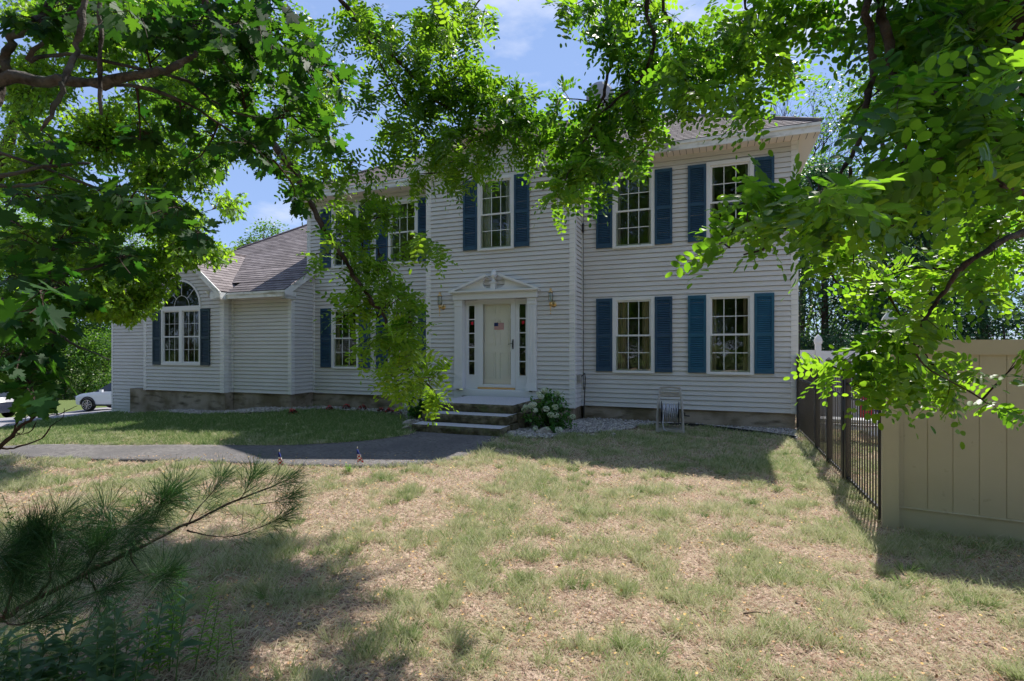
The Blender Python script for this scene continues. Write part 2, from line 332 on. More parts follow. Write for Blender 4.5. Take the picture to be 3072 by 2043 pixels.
def sheet(name, A, B, m, lift, label, cat, kind='structure', nacross=8, rough=0):
    """ribbon between two edge lines of equal length, laid on the ground"""
    A = np.array(A); B = np.array(B); t = np.linspace(0, 1, nacross+1)[None, :, None]
    P = A[:, None, :]*(1-t)+B[:, None, :]*t; x, y = P[..., 0], P[..., 1]
    z = gz(x, y)+lift+rough*(vnoise(x, y, 4, 3)-.5)
    x = np.concatenate([x[:, :1], x, x[:, -1:]], 1); y = np.concatenate([y[:, :1], y, y[:, -1:]], 1); z = np.concatenate([z[:, :1]-.07, z, z[:, -1:]-.07], 1)
    i = np.arange(z.size).reshape(z.shape); F = np.stack([i[:-1, :-1], i[1:, :-1], i[1:, 1:], i[:-1, 1:]], -1).reshape(-1, 4)
    return tag(np_mesh(name, np.stack([x, y, z], -1).reshape(-1, 3), F, m, smooth=True), label, cat, kind=kind)
Ds = 1.3028
path_hi = smooth_line([(-5.36,8.62)]+[gpt(u*Ds, v*Ds, z) for u, v, z in ((955,998,-1.53),(900,1012,-1.55),(800,1022,-1.56),(600,1029,-1.58),(300,1028,-1.64),(0,1030,-1.70),(-400,1034,-1.76),(-1100,1042,-1.85))])
path_lo = smooth_line([(-3.5,8.62)]+[gpt(u*Ds, v*Ds, z) for u, v, z in ((1150,1008,-1.53),(1088,1045,-1.55),(1000,1066,-1.56),(820,1077,-1.57),(450,1070,-1.61),(0,1058,-1.66),(-500,1068,-1.70),(-1300,1085,-1.80))])
sheet('path', path_hi, path_lo, M['asphalt'], .022, 'curved asphalt front path leading to the granite steps', 'path')
drv_r = smooth_line([(-16.5,11.6),(-17.6,10.2),(-16.8,9.0),(-15.9,7.4),(-16.2,5.5),(-17.0,2.0),(-17.5,-6)])
drv_r = smooth_line([(-18.0,26),(-17.9,14),(-17.85,10.75),(-16.9,9.0),(-15.8,7.2),(-16.0,5.2),(-16.8,2.0),(-17.5,-6)])
drv_l = smooth_line([(-36,36),(-37,30),(-35.5,24.0),(-33.5,19.0),(-31,14),(-28,8),(-26,2),(-24,-6)])
sheet('driveway', drv_r, drv_l, M['asphalt2'], .03, 'pale grey asphalt driveway beside the house', 'driveway', nacross=24)

# ---------------------------------------------------------------- house
YM, YB, YW, YG = 11.76, 11.15, 10.94, 10.68
XR, XL = 1.44, -10.72; XB0, XB1 = -6.54, -2.90
ZE = C+4.31; SB = C-1.25; SBW = C-1.17
house = empty('house', (-4.7, 15, C-1.55), 'two storey colonial house with pale grey siding, blue shutters and a single storey wing', 'house')
def subtract(iv, cuts):
    out = [iv]
    for a, b in cuts:
        nn = []
        for p, q in out:
            if b <= p or a >= q: nn.append((p, q)); continue
            if a > p: nn.append((p, a))
            if b < q: nn.append((b, q))
        out = nn
    return out
def siding(origin, ux, uy, length, z0, z1, openings=(), clip=None, mbd=None, step=.1016):
    """horizontal lap boards; ux,uy runs along the wall with the outside on its right"""
    mb = mbd or MB(); nxv, nyv = uy, -ux; pr = .023
    k = 0; z = z0
    while z < z1-1e-4:
        za, zb = z, min(z+step, z1)
        gz_ = zb-.010 if zb-za > .05 else zb
        cuts = sorted({za, zb, gz_}|{c for o in openings for c in (o[2], o[3]) if za < c < zb})
        for a, b in zip(cuts[:-1], cuts[1:]):
            ca_, cb_ = ((0, length), (0, length)) if clip is None else (clip(a), clip(b))
            if ca_[1]-ca_[0] < .01: continue
            ops = [(o[0], o[1]) for o in openings if o[2] < b-1e-5 and o[3] > a+1e-5]
            for s0, s1 in subtract((ca_[0], ca_[1]), ops):
                t0 = s0 if s0 != ca_[0] else None; t1 = s1 if s1 != ca_[1] else None
                u0 = cb_[0] if t0 is None else t0; u1 = cb_[1] if t1 is None else t1
                if u1 < u0: u0 = u1 = (u0+u1)/2
                oa = pr*(1-(a-za)/step)+.001; ob = pr*(1-(b-za)/step)+.001
                if a >= gz_-1e-6 and gz_ < zb: oa = ob = -.022
                P = lambda s, o, zz: (origin[0]+ux*s+nxv*o, origin[1]+uy*s+nyv*o, zz)
                mb.add([P(s0,oa,a),P(s1,oa,a),P(u1,ob,b),P(u0,ob,b)], [(0,1,2,3)])
                if a == za: mb.add([P(s0,-.022,a),P(s1,-.022,a),P(s1,oa,a),P(s0,oa,a)], [(0,1,2,3)])
                if abs(b-gz_) < 1e-6: mb.add([P(u0,ob,b),P(u1,ob,b),P(u1,-.022,b),P(u0,-.022,b)], [(0,1,2,3)])
        z += step
    return mb
WIN = []   # (xc, y, z0, z1, w, upper?)
wL, wU = (C-.505, C+1.165), (C+2.235, C+3.895)
for xc in (-1.735, .215, -9.43, -7.60): WIN += [(xc, YM, *wL), (xc, YM, *wU)]
WINB = (-4.74, YB, C+2.285, C+3.96)
op = lambda xc, x0, z0, z1, w=.905: (xc-w/2+.03-x0, xc+w/2-.03-x0, z0+.03, z1-.03)
wall = MB()
siding((XL, YM), 1, 0, XB0-XL, SB+.06, C+4.16, [op(w[0], XL, w[2], w[3]) for w in WIN if w[0] < -6], mbd=wall)
siding((XB1, YM), 1, 0, XR-XB1, SB, C+4.16, [op(w[0], XB1, w[2], w[3]) for w in WIN if w[0] > -3], mbd=wall)
XC = -4.72; BS = .50; hb = 1.82
apexZ = C+4.31+BS*2.17
bclip = lambda z: (0, 2*hb) if z < C+4.25 else (max(0, (z-C-4.25)/BS), 2*hb-max(0, (z-C-4.25)/BS))
siding((XB0, YB), 1, 0, XB1-XB0, SB, apexZ-.12, [op(WINB[0], XB0, WINB[2], WINB[3]), (-5.66-XB0, -3.86-XB0, SB-.1, C+1.2)], bclip, mbd=wall)
siding((XB1, YB), 0, 1, YM-YB, SB, C+4.2, mbd=wall)
siding((XB0, YM), 0, -1, YM-YB, SB, C+4.2, mbd=wall)
siding((XR, YM), 0, 1, 8.2, SB, C+4.16, mbd=wall)
siding((XL, YM+8.2), 0, -1, 8.2, SB, C+4.16, mbd=wall)
siding((XR, YM+8.2), -1, 0, XR-XL, SB, C+4.16, mbd=wall, step=.2)
# wing
XW1, XW0 = -10.53, -17.72; GX0, GX1 = -15.85, -12.65; GC = (GX0+GX1)/2
siding((GX1-.05, YW), 1, 0, XW1-GX1+.05, SBW, C+1.55, mbd=wall)
WS = .68
siding((XW1, YW), 0, 1, YM-YW, SBW, C+2.30, clip=lambda z: (max(0, (z-C-1.52)/WS-.02), YM-YW), mbd=wall)
siding((XW0, YW), 1, 0, GX0-XW0, SBW+.0, C+1.55, mbd=wall)
siding((XW0, YW), 1, 0, 1.10, C-2.12, SBW, mbd=wall)
siding((XW0, 20), 0, -1, 20-YW, C-2.6, C+1.5, mbd=wall)
GS = .80
gclip = lambda z: (max(0, (z-C-1.5)/GS), GX1-GX0-max(0, (z-C-1.5)/GS))
gwin = (-15.10, -13.50, C-.43, C+1.25)
garch = []
zz_ = C+1.25; RA = .765; acx = -14.29
while zz_ < C+1.25+RA-.04:
    zt = min(zz_+.05, C+1.25+RA); h = math.sqrt(max(0, RA**2-((zz_+zt)/2-C-1.25)**2)); garch.append((acx-h+.03-GX0, acx+h-.03-GX0, zz_, zt)); zz_ = zt
siding((GX0, YG), 1, 0, GX1-GX0, SBW, C+2.75, [(gwin[0]+.03-GX0, gwin[1]-.03-GX0, gwin[2]+.03, gwin[3])]+garch, gclip, mbd=wall)
siding((GX1, YG), 0, 1, YW-YG+.01, SBW, C+1.5, mbd=wall)
siding((GX0, YW), 0, -1, YW-YG+.01, SBW, C+1.5, mbd=wall)
wall.build('siding_wall', M['siding'], house)
# corner boards and trims
class _T(MB):
    pass
tr = MB()
def corner(x, y, sx, sy, z0, z1, w=.11):
    """L-shaped corner post; sx, sy point outwards"""
    tr = MB(); a, b = sorted((x+sx*.02, x-sx*w)); c, d = sorted((y+sy*.02, y+sy*.0-sy*.004)); tr.box(a, b, c, d, z0, z1)
    a, b = sorted((x+sx*.02, x+sx*.0-sx*.004)); c, d = sorted((y+sy*.0-sy*.004, y-sy*w)); tr.box(a, b, c, d, z0, z1); tr.build('corner_board', M['trim'], house)
corner(XR, YM, 1, -1, SB-.01, C+4.13); corner(XB1, YB, 1, -1, SB-.01, C+4.25); corner(XB0, YB, -1, -1, SB-.01, C+4.25)
corner(XL, YM, -1, -1, SB-.01, C+4.13); corner(XW1, YW, 1, -1, SBW-.01, C+1.45, .1); corner(GX1, YG, 1, -1, SBW-.01, C+1.5, .13)
corner(GX0, YG, -1, -1, SBW-.01, C+1.5, .1); corner(XW0, YW, -1, -1, C-2.13, C+1.45, .06)
for x, y, z0, z1 in ((XB1+.03, YM-.02, SB-.01, C+4.15), (XB0-.03, YM-.02, SB, C+4.15), (XW1+.03, YM-.022, SBW-.01, C+2.2), (GX1+.03, YW-.02, SBW-.01, C+1.45)):
    tr = MB(); tr.box(x-.02, x+.03, y-.008, y+.02, z0, z1); tr.build('corner_strip', M['trim'], house)
tr = MB()
tr.box(XW0+1.10, XW0+1.16, YW-.03, YW-.002, C-2.1, SBW+.0)
tr.box(XW0+1.10, GX0, YW-.028, YW-.001, SBW-.05, SBW+.002)
tr.build('corner_trim', M['trim'], house)
# foundation
fo = MB()
fo.box(XB1+.05, XR-.03, YM+.03, YM+.3, C-2.2, SB+.02); fo.box(XL, XB0-.05, YM+.031, YM+.3, C-2.2, SB+.09); fo.box(XB0+.03, XB1-.03, YB+.032, YM+.29, C-2.2, SB+.021)
fo.box(XR-.3, XR-.031, YM+.31, YM+8.1, C-2.3, SB+.019); fo.box(GX1+.02, XW1-.04, YW+.034, YM+.28, C-2.4, SBW+.02); fo.box(XW0+1.17, GX1+.0, YG+.036, YW+.5, C-2.6, SBW+.018)
for x in (-.5, .55): fo.box(x-.004, x+.004, YM+.02, YM+.032, C-2, SB)
fo.build('foundation', M['found'], house)
# roofs: rows of shingles
def roof(mb, p0, ux, uy, length, upx, upy, rise, run, cl, cr_, step=.14):
    """p0 eave start; (ux,uy) along the eave; (upx,upy) horizontal uphill; rise per run; cl/cr: lateral inset per horizontal metre"""
    sl_ = math.hypot(1, rise); n = int(run*sl_/step)+1; b0 = Vector((p0[0], p0[1], p0[2])); U = Vector((ux, uy, 0)); V = Vector((upx, upy, rise)).normalized(); N = U.cross(V)
    if N.z < 0: N = -N
    if mb.uv is None: mb.uv = []
    for i in range(n):
        a = i*step; b = min((i+1)*step, run*sl_)
        if b-a < .005: break
        ha, hb_ = a/sl_, b/sl_
        jit = .0
        la, ra, lb, rb = cl*ha, length-cr_*ha, cl*hb_, length-cr_*hb_
        if rb < lb: rb = lb = (rb+lb)/2
        if ra <= la: break
        P = lambda s, t, o: b0+U*s+V*t+N*o
        mb.add([P(la,a,.012+jit),P(ra,a,.012+jit),P(rb,b,.002),P(lb,b,.002)], [(0,1,2,3)]); mb.uv.append([(la,a+.01),(ra,a+.01),(rb,b),(lb,b)])
        mb.add([P(la,a,-.012),P(ra,a,-.012),P(ra,a,.012+jit),P(la,a,.012+jit)], [(0,1,2,3)]); mb.uv.append([(la,a),(ra,a),(ra,a),(la,a)])
RSL = .616; ox = .35
e0, e1, yf, yb_ = XL-ox, XR+ox, YM-ox, YM+8.2+ox
half = (yb_-yf)/2
rf = MB()
roof(rf, (e0, yf, ZE), 1, 0, e1-e0, 0, 1, RSL, half, 1, 1)
roof(rf, (e1, yf, ZE), 0, 1, yb_-yf, -1, 0, RSL, half, 1, 1)
roof(rf, (e1, yb_, ZE), -1, 0, e1-e0, 0, -1, RSL, half, 1, 1)
roof(rf, (e0, yb_, ZE), 0, -1, yb_-yf, 1, 0, RSL, half, 1, 1)
# bay gable roof
bl = 2.17
roof(rf, (XC+bl, YB-.3, ZE), 0, 1, 5.2, -1, 0, BS, bl, 0, 0)
roof(rf, (XC-bl, YB-.3+5.2, ZE), 0, -1, 5.2, 1, 0, BS, bl, 0, 0)
# wing hip roof and small front gable
wy0, wx1, wx0 = YW-.34, XW1+.10, XW0-.4; wz = C+1.56; wb = 20.6
whalf = (wb-wy0)/2
gl = (GX1-GX0)/2+.2; cut_ = .50
roof(rf, (wx0, wy0, wz), 1, 0, GC-gl+.03-wx0, 0, 1, WS-.02, cut_, 1, 0); roof(rf, (GC+gl-.03, wy0, wz), 1, 0, wx1-(GC+gl-.03), 0, 1, WS-.02, cut_, 0, 0)
roof(rf, (wx0+cut_, wy0+cut_, wz+(WS-.02)*cut_), 1, 0, wx1-wx0-cut_, 0, 1, WS-.02, (YM-wy0)+.02-cut_, 1, 0)
roof(rf, (wx0+(YM-wy0), YM+.02, wz+(WS-.02)*(YM-wy0)), 1, 0, XL-.02-(wx0+(YM-wy0)), 0, 1, WS-.02, whalf-(YM-wy0), 1, 0)
roof(rf, (wx0, wb, wz), 0, -1, wb-wy0, 1, 0, WS-.02, whalf, 1, 1)
gl = (GX1-GX0)/2+.2; gz0 = C+1.58; GS2 = .80
roof(rf, (GC+gl, YG-.3, gz0), 0, 1, 4.0, -1, 0, GS2, gl, 0, 0)
roof(rf, (GC-gl, YG-.3+4.0, gz0), 0, -1, 4.0, 1, 0, GS2, gl, 0, 0)
roof_o = rf.build('roof', M['roof'], house)
rc = MB()
def cap(a, b): rc.tube([a, b], .045, 6)
rz = ZE+RSL*half
cap((e1, yf, ZE+.02), (e1-half, yf+half, rz)); cap((e0, yf, ZE+.02), (e0+half, yf+half, rz)); cap((e0+half, yf+half, rz), (e1-half, yf+half, rz))
cap((XC, YB-.3, ZE+BS*bl), (XC, YB+3, ZE+BS*bl)); cap((GC, YG-.3, gz0+GS2*gl), (GC, YG+3, gz0+GS2*gl)); cap((wx0, wy0, wz), (wx0+whalf, wy0+whalf, wz+(WS-.02)*whalf))
rc.build('ridge_cap', M['ridge'], house)
# fascia, soffit, rakes
fa = MB(); sf = MB()
def eave(x0, x1, y, z, h=.19): fa.box(x0, x1, y+.0, y+.02, z-h, z-.014); fa.box(x0, x1, y-.025, y, z-.07, z-.012)
eave(XC+bl-.02, e1, yf, ZE); eave(e0, XC-bl+.02, yf, ZE)
fa.box(e1-.02, e1, yf+.02, yb_, ZE-.19, ZE-.014); fa.box(e0, e0+.02, yf+.02, yb_, ZE-.19, ZE-.014)
sf.box(XB1+.02, e1-.02, yf+.02, YM-.002, ZE-.185, ZE-.165); sf.box(XR+.02, e1-.02, YM, yb_, ZE-.184, ZE-.166); sf.box(e0+.02, XB0-.02, yf+.02, YM-.002, ZE-.185, ZE-.165)
for k in range(int((e1-XB1)/.13)): sf.box(XB1+.06+k*.13, XB1+.068+k*.13, yf+.03, YM-.02, ZE-.189, ZE-.184, 1)
fa.box(XB1-.1, XC+bl, YB-.3, YM, ZE-.19, ZE-.03); fa.box(XC-bl, XB0+.1, YB-.3, YM, ZE-.19, ZE-.03)
def rake(xa, za, xb, zb, y0, y1, t=.17, off=.03):
    fa.prism([(xa, za-off), (xb, zb-off), (xb, zb-off-t), (xa, za-off-t)] if xb > xa else [(xb, zb-off), (xa, za-off), (xa, za-off-t), (xb, zb-off-t)], y0, y1)
for s in (-1, 1):
    rake(XC+s*(bl+.02), ZE, XC, ZE+BS*(bl+.02), YB-.31, YB-.27); rake(XC+s*(bl+.02), ZE, XC, ZE+BS*(bl+.02), YB-.335, YB-.31, .07, .0)
    a = [(XC+s*bl, ZE-.2), (XC, ZE+BS*bl-.2), (XC, ZE+BS*bl-.22), (XC+s*bl, ZE-.22)]; sf.prism(a if s < 0 else a[::-1], YB-.27, YB+.0)
    rake(GC+s*(gl+.02), gz0, GC, gz0+GS2*(gl+.02), YG-.31, YG-.27); rake(GC+s*(gl+.02), gz0, GC, gz0+GS2*(gl+.02), YG-.335, YG-.31, .07, .0)
    a = [(GC+s*gl, gz0-.2), (GC, gz0+GS2*gl-.2), (GC, gz0+GS2*gl-.22), (GC+s*gl, gz0-.22)]; sf.prism(a if s < 0 else a[::-1], YG-.27, YG)
    fa.box(*sorted((GC+s*(gl-.38), GC+s*gl)), YG-.28, YG-.0, gz0-.2, gz0-.02)
# wing eave, right rake
eave(GC+gl-.05, wx1, wy0, wz, .17); sf.box(GX1+.02, XW1-.0, wy0+.02, YW-.002, wz-.165, wz-.15)
eave(wx0, GC-gl+.05, wy0, wz, .17); sf.box(wx0+.02, GX0-.02, wy0+.02, YW-.002, wz-.165, wz-.15)
fa.add([(wx1-.02, wy0, wz-.02), (wx1-.02, YM-.003, wz-.02+(WS-.02)*(YM-wy0)), (wx1-.02, YM-.003, wz-.2+(WS-.02)*(YM-wy0)), (wx1-.02, wy0, wz-.20),
        (wx1+.02, wy0, wz-.02), (wx1+.02, YM-.003, wz-.02+(WS-.02)*(YM-wy0)), (wx1+.02, YM-.003, wz-.2+(WS-.02)*(YM-wy0)), (wx1+.02, wy0, wz-.20)],
       [(0,1,2,3),(7,6,5,4),(0,4,5,1),(3,2,6,7),(0,3,7,4),(1,5,6,2)])
fa.box(XW1-.005, wx1+.01, wy0+.02, YW+.05, wz-.22, wz-.03)
fa.box(wx0, wx0+.02, wy0+.02, wb, wz-.17, wz-.014)
fa.build('fascia', M['fascia'], house); sf.build('soffit', [M['soffit'], M['black']], house)

# windows
def window(xc, y, z0, z1, w=.905, curtain=None, cols=3, parent=house):
    cs = .075; t = MB()   # outer casing, then the sill
    x0, x1 = xc-w/2, xc+w/2
    t.box(x0, x0+cs, y-.04, y+.03, z0, z1); t.box(x1-cs, x1, y-.04, y+.03, z0, z1)
    t.box(x0+cs, x1-cs, y-.041, y+.03, z1-cs, z1); t.box(x0+cs, x1-cs, y-.041, y+.03, z0, z0+cs*.7)
    t.box(x0+cs, x1-cs, y-.055, y-.041, z0+.0, z0+.03)
    wn = t.build('window', M['win_white'], parent)
    a0, a1, b0, b1 = x0+cs, x1-cs, z0+cs*.7, z1-cs; zm = (b0+b1)/2; s = MB(); r = .038
    for (p, q, yy) in ((b0, zm+.02, y+.012), (zm-.02, b1, y-.012)):
        s.box(a0, a0+r, yy, yy+.022, p, q); s.box(a1-r, a1, yy, yy+.022, p, q); s.box(a0+r, a1-r, yy+.001, yy+.022, p, p+r); s.box(a0+r, a1-r, yy+.001, yy+.022, q-r, q)
    s.build('sash', M['win_white'], wn)
    g = MB(); gw = .008
    for k in range(1, cols):
        xx = a0+r+(a1-a0-2*r)*k/cols; g.box(xx-gw, xx+gw, y+.002, y+.018, b0+r, b1-r)
    for (p, q) in ((b0+r, zm-.02), (zm+.02, b1-r)):
        g.box(a0+r, a1-r, y+.0025, y+.0185, (p+q)/2-gw, (p+q)/2+gw)
    g.build('grille', M['win_white'], wn)
    p = MB(); p.add([(a0, y+.006, b0), (a1, y+.006, b0), (a1, y+.006, b1), (a0, y+.006, b1)], [(0,1,2,3)]); p.build('glass', M['glass'], wn)
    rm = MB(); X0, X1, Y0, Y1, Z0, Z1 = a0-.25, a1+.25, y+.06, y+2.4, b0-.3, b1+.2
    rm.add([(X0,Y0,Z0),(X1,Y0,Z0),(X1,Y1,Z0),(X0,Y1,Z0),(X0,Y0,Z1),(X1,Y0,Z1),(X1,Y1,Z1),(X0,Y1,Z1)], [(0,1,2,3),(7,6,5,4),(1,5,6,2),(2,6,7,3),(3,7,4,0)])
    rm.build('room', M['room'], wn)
    if curtain:
        cm, wd = curtain; c = MB()
        for side in (0, 1):
            n = 26; pts = []
            for k in range(n+1):
                f = k/n; xx = (a0-.05+f*wd) if side == 0 else (a1+.05-f*wd)
                pts.append((xx, y+.13+.022*math.sin(f*wd*75+side)+.01*math.sin(f*wd*31)))
            b = len(c.v); c.v += [(px_, py_, z) for z in (b0-.1, b1+.05) for px_, py_ in pts]
            c.f += [(b+k, b+k+1, b+k+n+2, b+k+n+1) for k in range(n)]; c.m += [0]*n
        c.build('curtain', cm, wn, smooth=True)
    return wn
def shutter(xa, xb, y, z0, z1, m):
    s = MB(); st = .05; y0, y1 = y-.052, y-.016; zm = z0+(z1-z0)*.485
    s.box(xa, xa+st, y0, y1, z0, z1); s.box(xb-st, xb, y0, y1, z0, z1)
    for a, b in ((z0, z0+.09), (zm-.035, zm+.035), (z1-.07, z1)): s.box(xa+st, xb-st, y0+.002, y1, a, b)
    s.box(xa+st, xb-st, y1-.006, y1-.001, z0+.09, z1-.07)
    for a, b in ((z0+.09, zm-.035), (zm+.035, z1-.07)):
        n = int((b-a)/.037)
        for k in range(n):
            z = a+(k+.12)*(b-a)/n; h = (b-a)/n*.8
            s.add([(xa+st,y0+.006,z),(xb-st,y0+.006,z),(xb-st,y1-.01,z+h),(xa+st,y1-.01,z+h),(xa+st,y0+.012,z-.006),(xb-st,y0+.012,z-.006)], [(0,1,2,3),(0,4,5,1)])
    return s.build('shutter', m, house)
for (xc, y, z0, z1) in WIN+[WINB]:
    up = z0 > C+1; cur = None
    if xc == -1.735 and not up: cur = (M['curtain'], .26)
    elif xc == .215 and not up: cur = (M['curtain'], .17)
    elif xc == -4.74: cur = (M['sheer'], .24)
    elif up and xc > -3: cur = (M['sheer'], .13)
    elif not up: cur = (M['curtain'], .15)
    window(xc, y, z0, z1, .905 if xc != -7.6 else .9, cur)
    mm = M['teal'] if (xc == .215 and not up) else M['blue']
    dz = .02
    for s in (-1, 1):
        a = xc+s*.457; b = xc+s*(.457+.36)
        sh = shutter(min(a, b), max(a, b), y, z0+dz+.01, z1-.025, mm)
        if mm is M['teal']: sh['label'] = 'brighter teal blue louvred shutter'
# wing double window with half-round top
wn = MB(); y = YG; x0, x1, z0, z1 = gwin
wn.box(x0, x0+.07, y-.04, y+.03, z0, z1-.0); wn.box(x1-.07, x1, y-.04, y+.03, z0, z1); xm = (x0+x1)/2; wn.box(xm-.06, xm+.06, y-.04, y+.03, z0+.07, z1-.13)
wn.box(x0+.07, x1-.07, y-.041, y+.03, z0, z0+.07); wn.box(x0+.07, x1-.07, y-.041, y+.03, z1-.13, z1)
fan = []
for k in range(25):
    th = math.pi*k/24; fan.append((math.cos(th), math.sin(th)))
rA = (x1-x0)/2
b = len(wn.v); wn.v += [(xm+rA*c_, yy, z1+rA*.94*s_) for yy in (y-.04, y+.03) for c_, s_ in fan]+[(xm+(rA-.06)*c_, yy, z1+(rA-.06)*.94*s_) for yy in (y-.04, y+.03) for c_, s_ in fan]
n = 25
for k in range(24): wn.f += [(b+k, b+k+1, b+2*n+k+1, b+2*n+k), (b+k, b+n+k, b+n+k+1, b+k+1), (b+2*n+k, b+2*n+k+1, b+3*n+k+1, b+3*n+k)]; wn.m += [0, 0, 0]
gw_ = wn.build('window', M['win_white'], house)
gw_['label'] = 'double window with half round fanlight above'
g = MB(); s = MB(); gp = MB()
for a0, a1 in ((x0+.07, xm-.06), (xm+.06, x1-.07)):
    b0, b1 = z0+.07, z1-.13; zm = (b0+b1)/2
    s.box(a0, a0+.03, y-.01, y+.015, b0, b1); s.box(a1-.03, a1, y-.01, y+.015, b0, b1); s.box(a0+.03, a1-.03, y-.011, y+.014, b0, b0+.03); s.box(a0+.03, a1-.03, y-.011, y+.014, b1-.03, b1); s.box(a0+.03, a1-.03, y-.011, y+.014, zm-.018, zm+.018)
    for k in (1, 2): xx = a0+(a1-a0)*k/3; g.box(xx-.005, xx+.005, y+.001, y+.016, b0+.03, b1-.03)
    for zz in (b0+(zm-b0)/2, zm+(b1-zm)/2): g.box(a0+.03, a1-.03, y+.0015, y+.0165, zz-.005, zz+.005)
    gp.add([(a0, y+.006, b0), (a1, y+.006, b0), (a1, y+.006, b1), (a0, y+.006, b1)], [(0,1,2,3)])
gp.add([(xm+(rA-.05)*c_, y+.006, z1+(rA-.05)*.94*s_) for c_, s_ in fan], [tuple(range(25))])
for th in (45, 90, 135): g.tube([(xm+.3*math.cos(R(th)), y+.005, z1+.3*math.sin(R(th))), (xm+(rA-.05)*math.cos(R(th)), y+.005, z1+(rA-.05)*.94*math.sin(R(th)))], .007, 4)
g.tube([(xm+.3*c_, y+.005, z1+.3*s_) for c_, s_ in fan], .007, 4)
s.build('sash', M['win_white'], gw_); g.build('grille', M['win_white'], gw_); gp.build('glass', M['glass'], gw_)
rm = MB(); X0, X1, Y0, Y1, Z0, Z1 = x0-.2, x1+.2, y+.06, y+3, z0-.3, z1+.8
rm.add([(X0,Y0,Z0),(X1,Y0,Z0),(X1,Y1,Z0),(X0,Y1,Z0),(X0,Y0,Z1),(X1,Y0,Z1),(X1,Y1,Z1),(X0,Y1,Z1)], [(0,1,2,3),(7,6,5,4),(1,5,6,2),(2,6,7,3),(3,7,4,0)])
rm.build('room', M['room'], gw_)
for a in (x1, x0-.35): shutter(a+.003, a+.353, YG, gwin[2]+.0, C+1.15, M['navy'])['label'] = 'faded dark shutter beside the fanlight window'

# entrance
ent = MB(); y = YB
for s in (-1, 1):          # pilasters
    xa = -4.756+s*.905
    ent.box(xa-.1, xa+.1, y-.09, y-.0, C-.90, C+1.16); ent.box(xa-.115, xa+.115, y-.11, y-.091, C-.90, C-.74); ent.box(xa-.115, xa+.115, y-.105, y-.0895, C+1.02, C+1.05); ent.box(xa-.108, xa+.108, y-.10, y-.0895, C+1.10, C+1.16)
    for k in range(5): xx = xa-.066+k*.033; ent.tube([(xx, y-.09, C-.72), (xx, y-.09, C+1.0)], .0095, 6)
ent.box(-5.78, -3.72, y-.13, y+.0, C+1.165, C+1.30)                  # entablature
ent.box(-5.82, -3.68, y-.17, y-.001, C+1.30, C+1.325); ent.box(-5.86, -3.66, y-.21, y-.002, C+1.325, C+1.36)
def arc(cx_, cz_, r, a0, a1, n=9): return [(cx_+r*math.cos(R(a0+(a1-a0)*k/n)), cz_+r*math.sin(R(a0+(a1-a0)*k/n))) for k in range(n+1)]
XP = -4.76
for s in (-1, 1):
    pts = [(-1.04, 1.362), (-.17, 1.70), (-.155, 1.66)]+[(q[0], q[1]) for q in arc(-.15, 1.535, .125, 110, 275, 10)]+[(-.06, 1.405), (-.06, 1.362)]
    pts = [(XP-s*p[0], C+p[1]) for p in pts]; 
    if s > 0: pts = pts[::-1]
    ent.prism(pts, y-.09, y-.003)
    pts = [(-1.10, 1.361), (-.17, 1.72), (-.15, 1.685), (-.17, 1.66), (-.98, 1.361)]
    pts = [(XP-s*p[0], C+p[1]) for p in pts]
    if s > 0: pts = pts[::-1]
    ent.prism(pts, y-.20, y-.091)
ent.box(XP-.055, XP+.055, y-.14, y-.004, C+1.3605, C+1.52); ent.box(XP-.075, XP+.075, y-.16, y-.004, C+1.52, C+1.545)
ent.build('door_surround', M['win_white'], house)
u = MB(); u.lathe([(0,0),(.055,0),(.06,.02),(.03,.05),(.028,.07),(.055,.10),(.07,.15),(.072,.165),(.062,.17),(.06,.2),(.05,.245),(.03,.275),(0,.29)], (XP, y-.08, C+1.545), 20); u.build('urn', M['win_white'], house, True)
yd = y+.10
fr = MB()                                                            # frame, side panels, base
for s in (-1, 1):
    a, b = sorted((XP+s*.80, XP+s*.46)); m0 = XP+s*.635
    fr.box(a, m0-.075, yd-.02, yd+.03, C-.90, C+1.165); fr.box(m0+.075, b, yd-.02, yd+.03, C-.90, C+1.165)
    fr.box(m0-.075, m0+.075, yd-.019, yd+.03, C-.90, C-.58); fr.box(m0-.075, m0+.075, yd-.019, yd+.03, C+1.04, C+1.165)
    for z in (C-.26, C+.065, C+.39, C+.715): fr.box(m0-.075, m0+.075, yd-.012, yd+.028, z-.012, z+.012)
    fr.box(m0-.095, m0+.095, yd-.03, yd-.0205, C-.60, C-.575); fr.box(m0-.095, m0+.095, yd-.03, yd-.0205, C+1.035, C+1.055)
    xj = XP+s*.805; fr.box(min(xj, xj+s*.02), max(xj, xj+s*.02), y-.005, yd+.03, C-.9, C+1.164)
fr.box(XP-.82, XP+.82, y-.004, yd+.1, C-.93, C-.902); fr.box(-5.80, -3.74, y-.03, y+.02, C-1.06, C-.931)
fr.box(-5.80, -3.74, y-.028, y+.018, C-1.17, C-1.061)
fr.build('door_frame', M['win_white'], house)
for s in (-1, 1):
    gl_ = MB(); m0 = XP+s*.635; gl_.add([(m0-.075, yd, C-.58), (m0+.075, yd, C-.58), (m0+.075, yd, C+1.04), (m0-.075, yd, C+1.04)], [(0,1,2,3)]); gl_.build('sidelight_glass', M['glass'], house)
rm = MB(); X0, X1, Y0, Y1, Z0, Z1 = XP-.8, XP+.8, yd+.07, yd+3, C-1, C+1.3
rm.add([(X0,Y0,Z0),(X1,Y0,Z0),(X1,Y1,Z0),(X0,Y1,Z0),(X0,Y0,Z1),(X1,Y0,Z1),(X1,Y1,Z1),(X0,Y1,Z1)], [(0,1,2,3),(7,6,5,4),(1,5,6,2),(2,6,7,3),(3,7,4,0)]); rm.build('entry_room', M['room'], house)
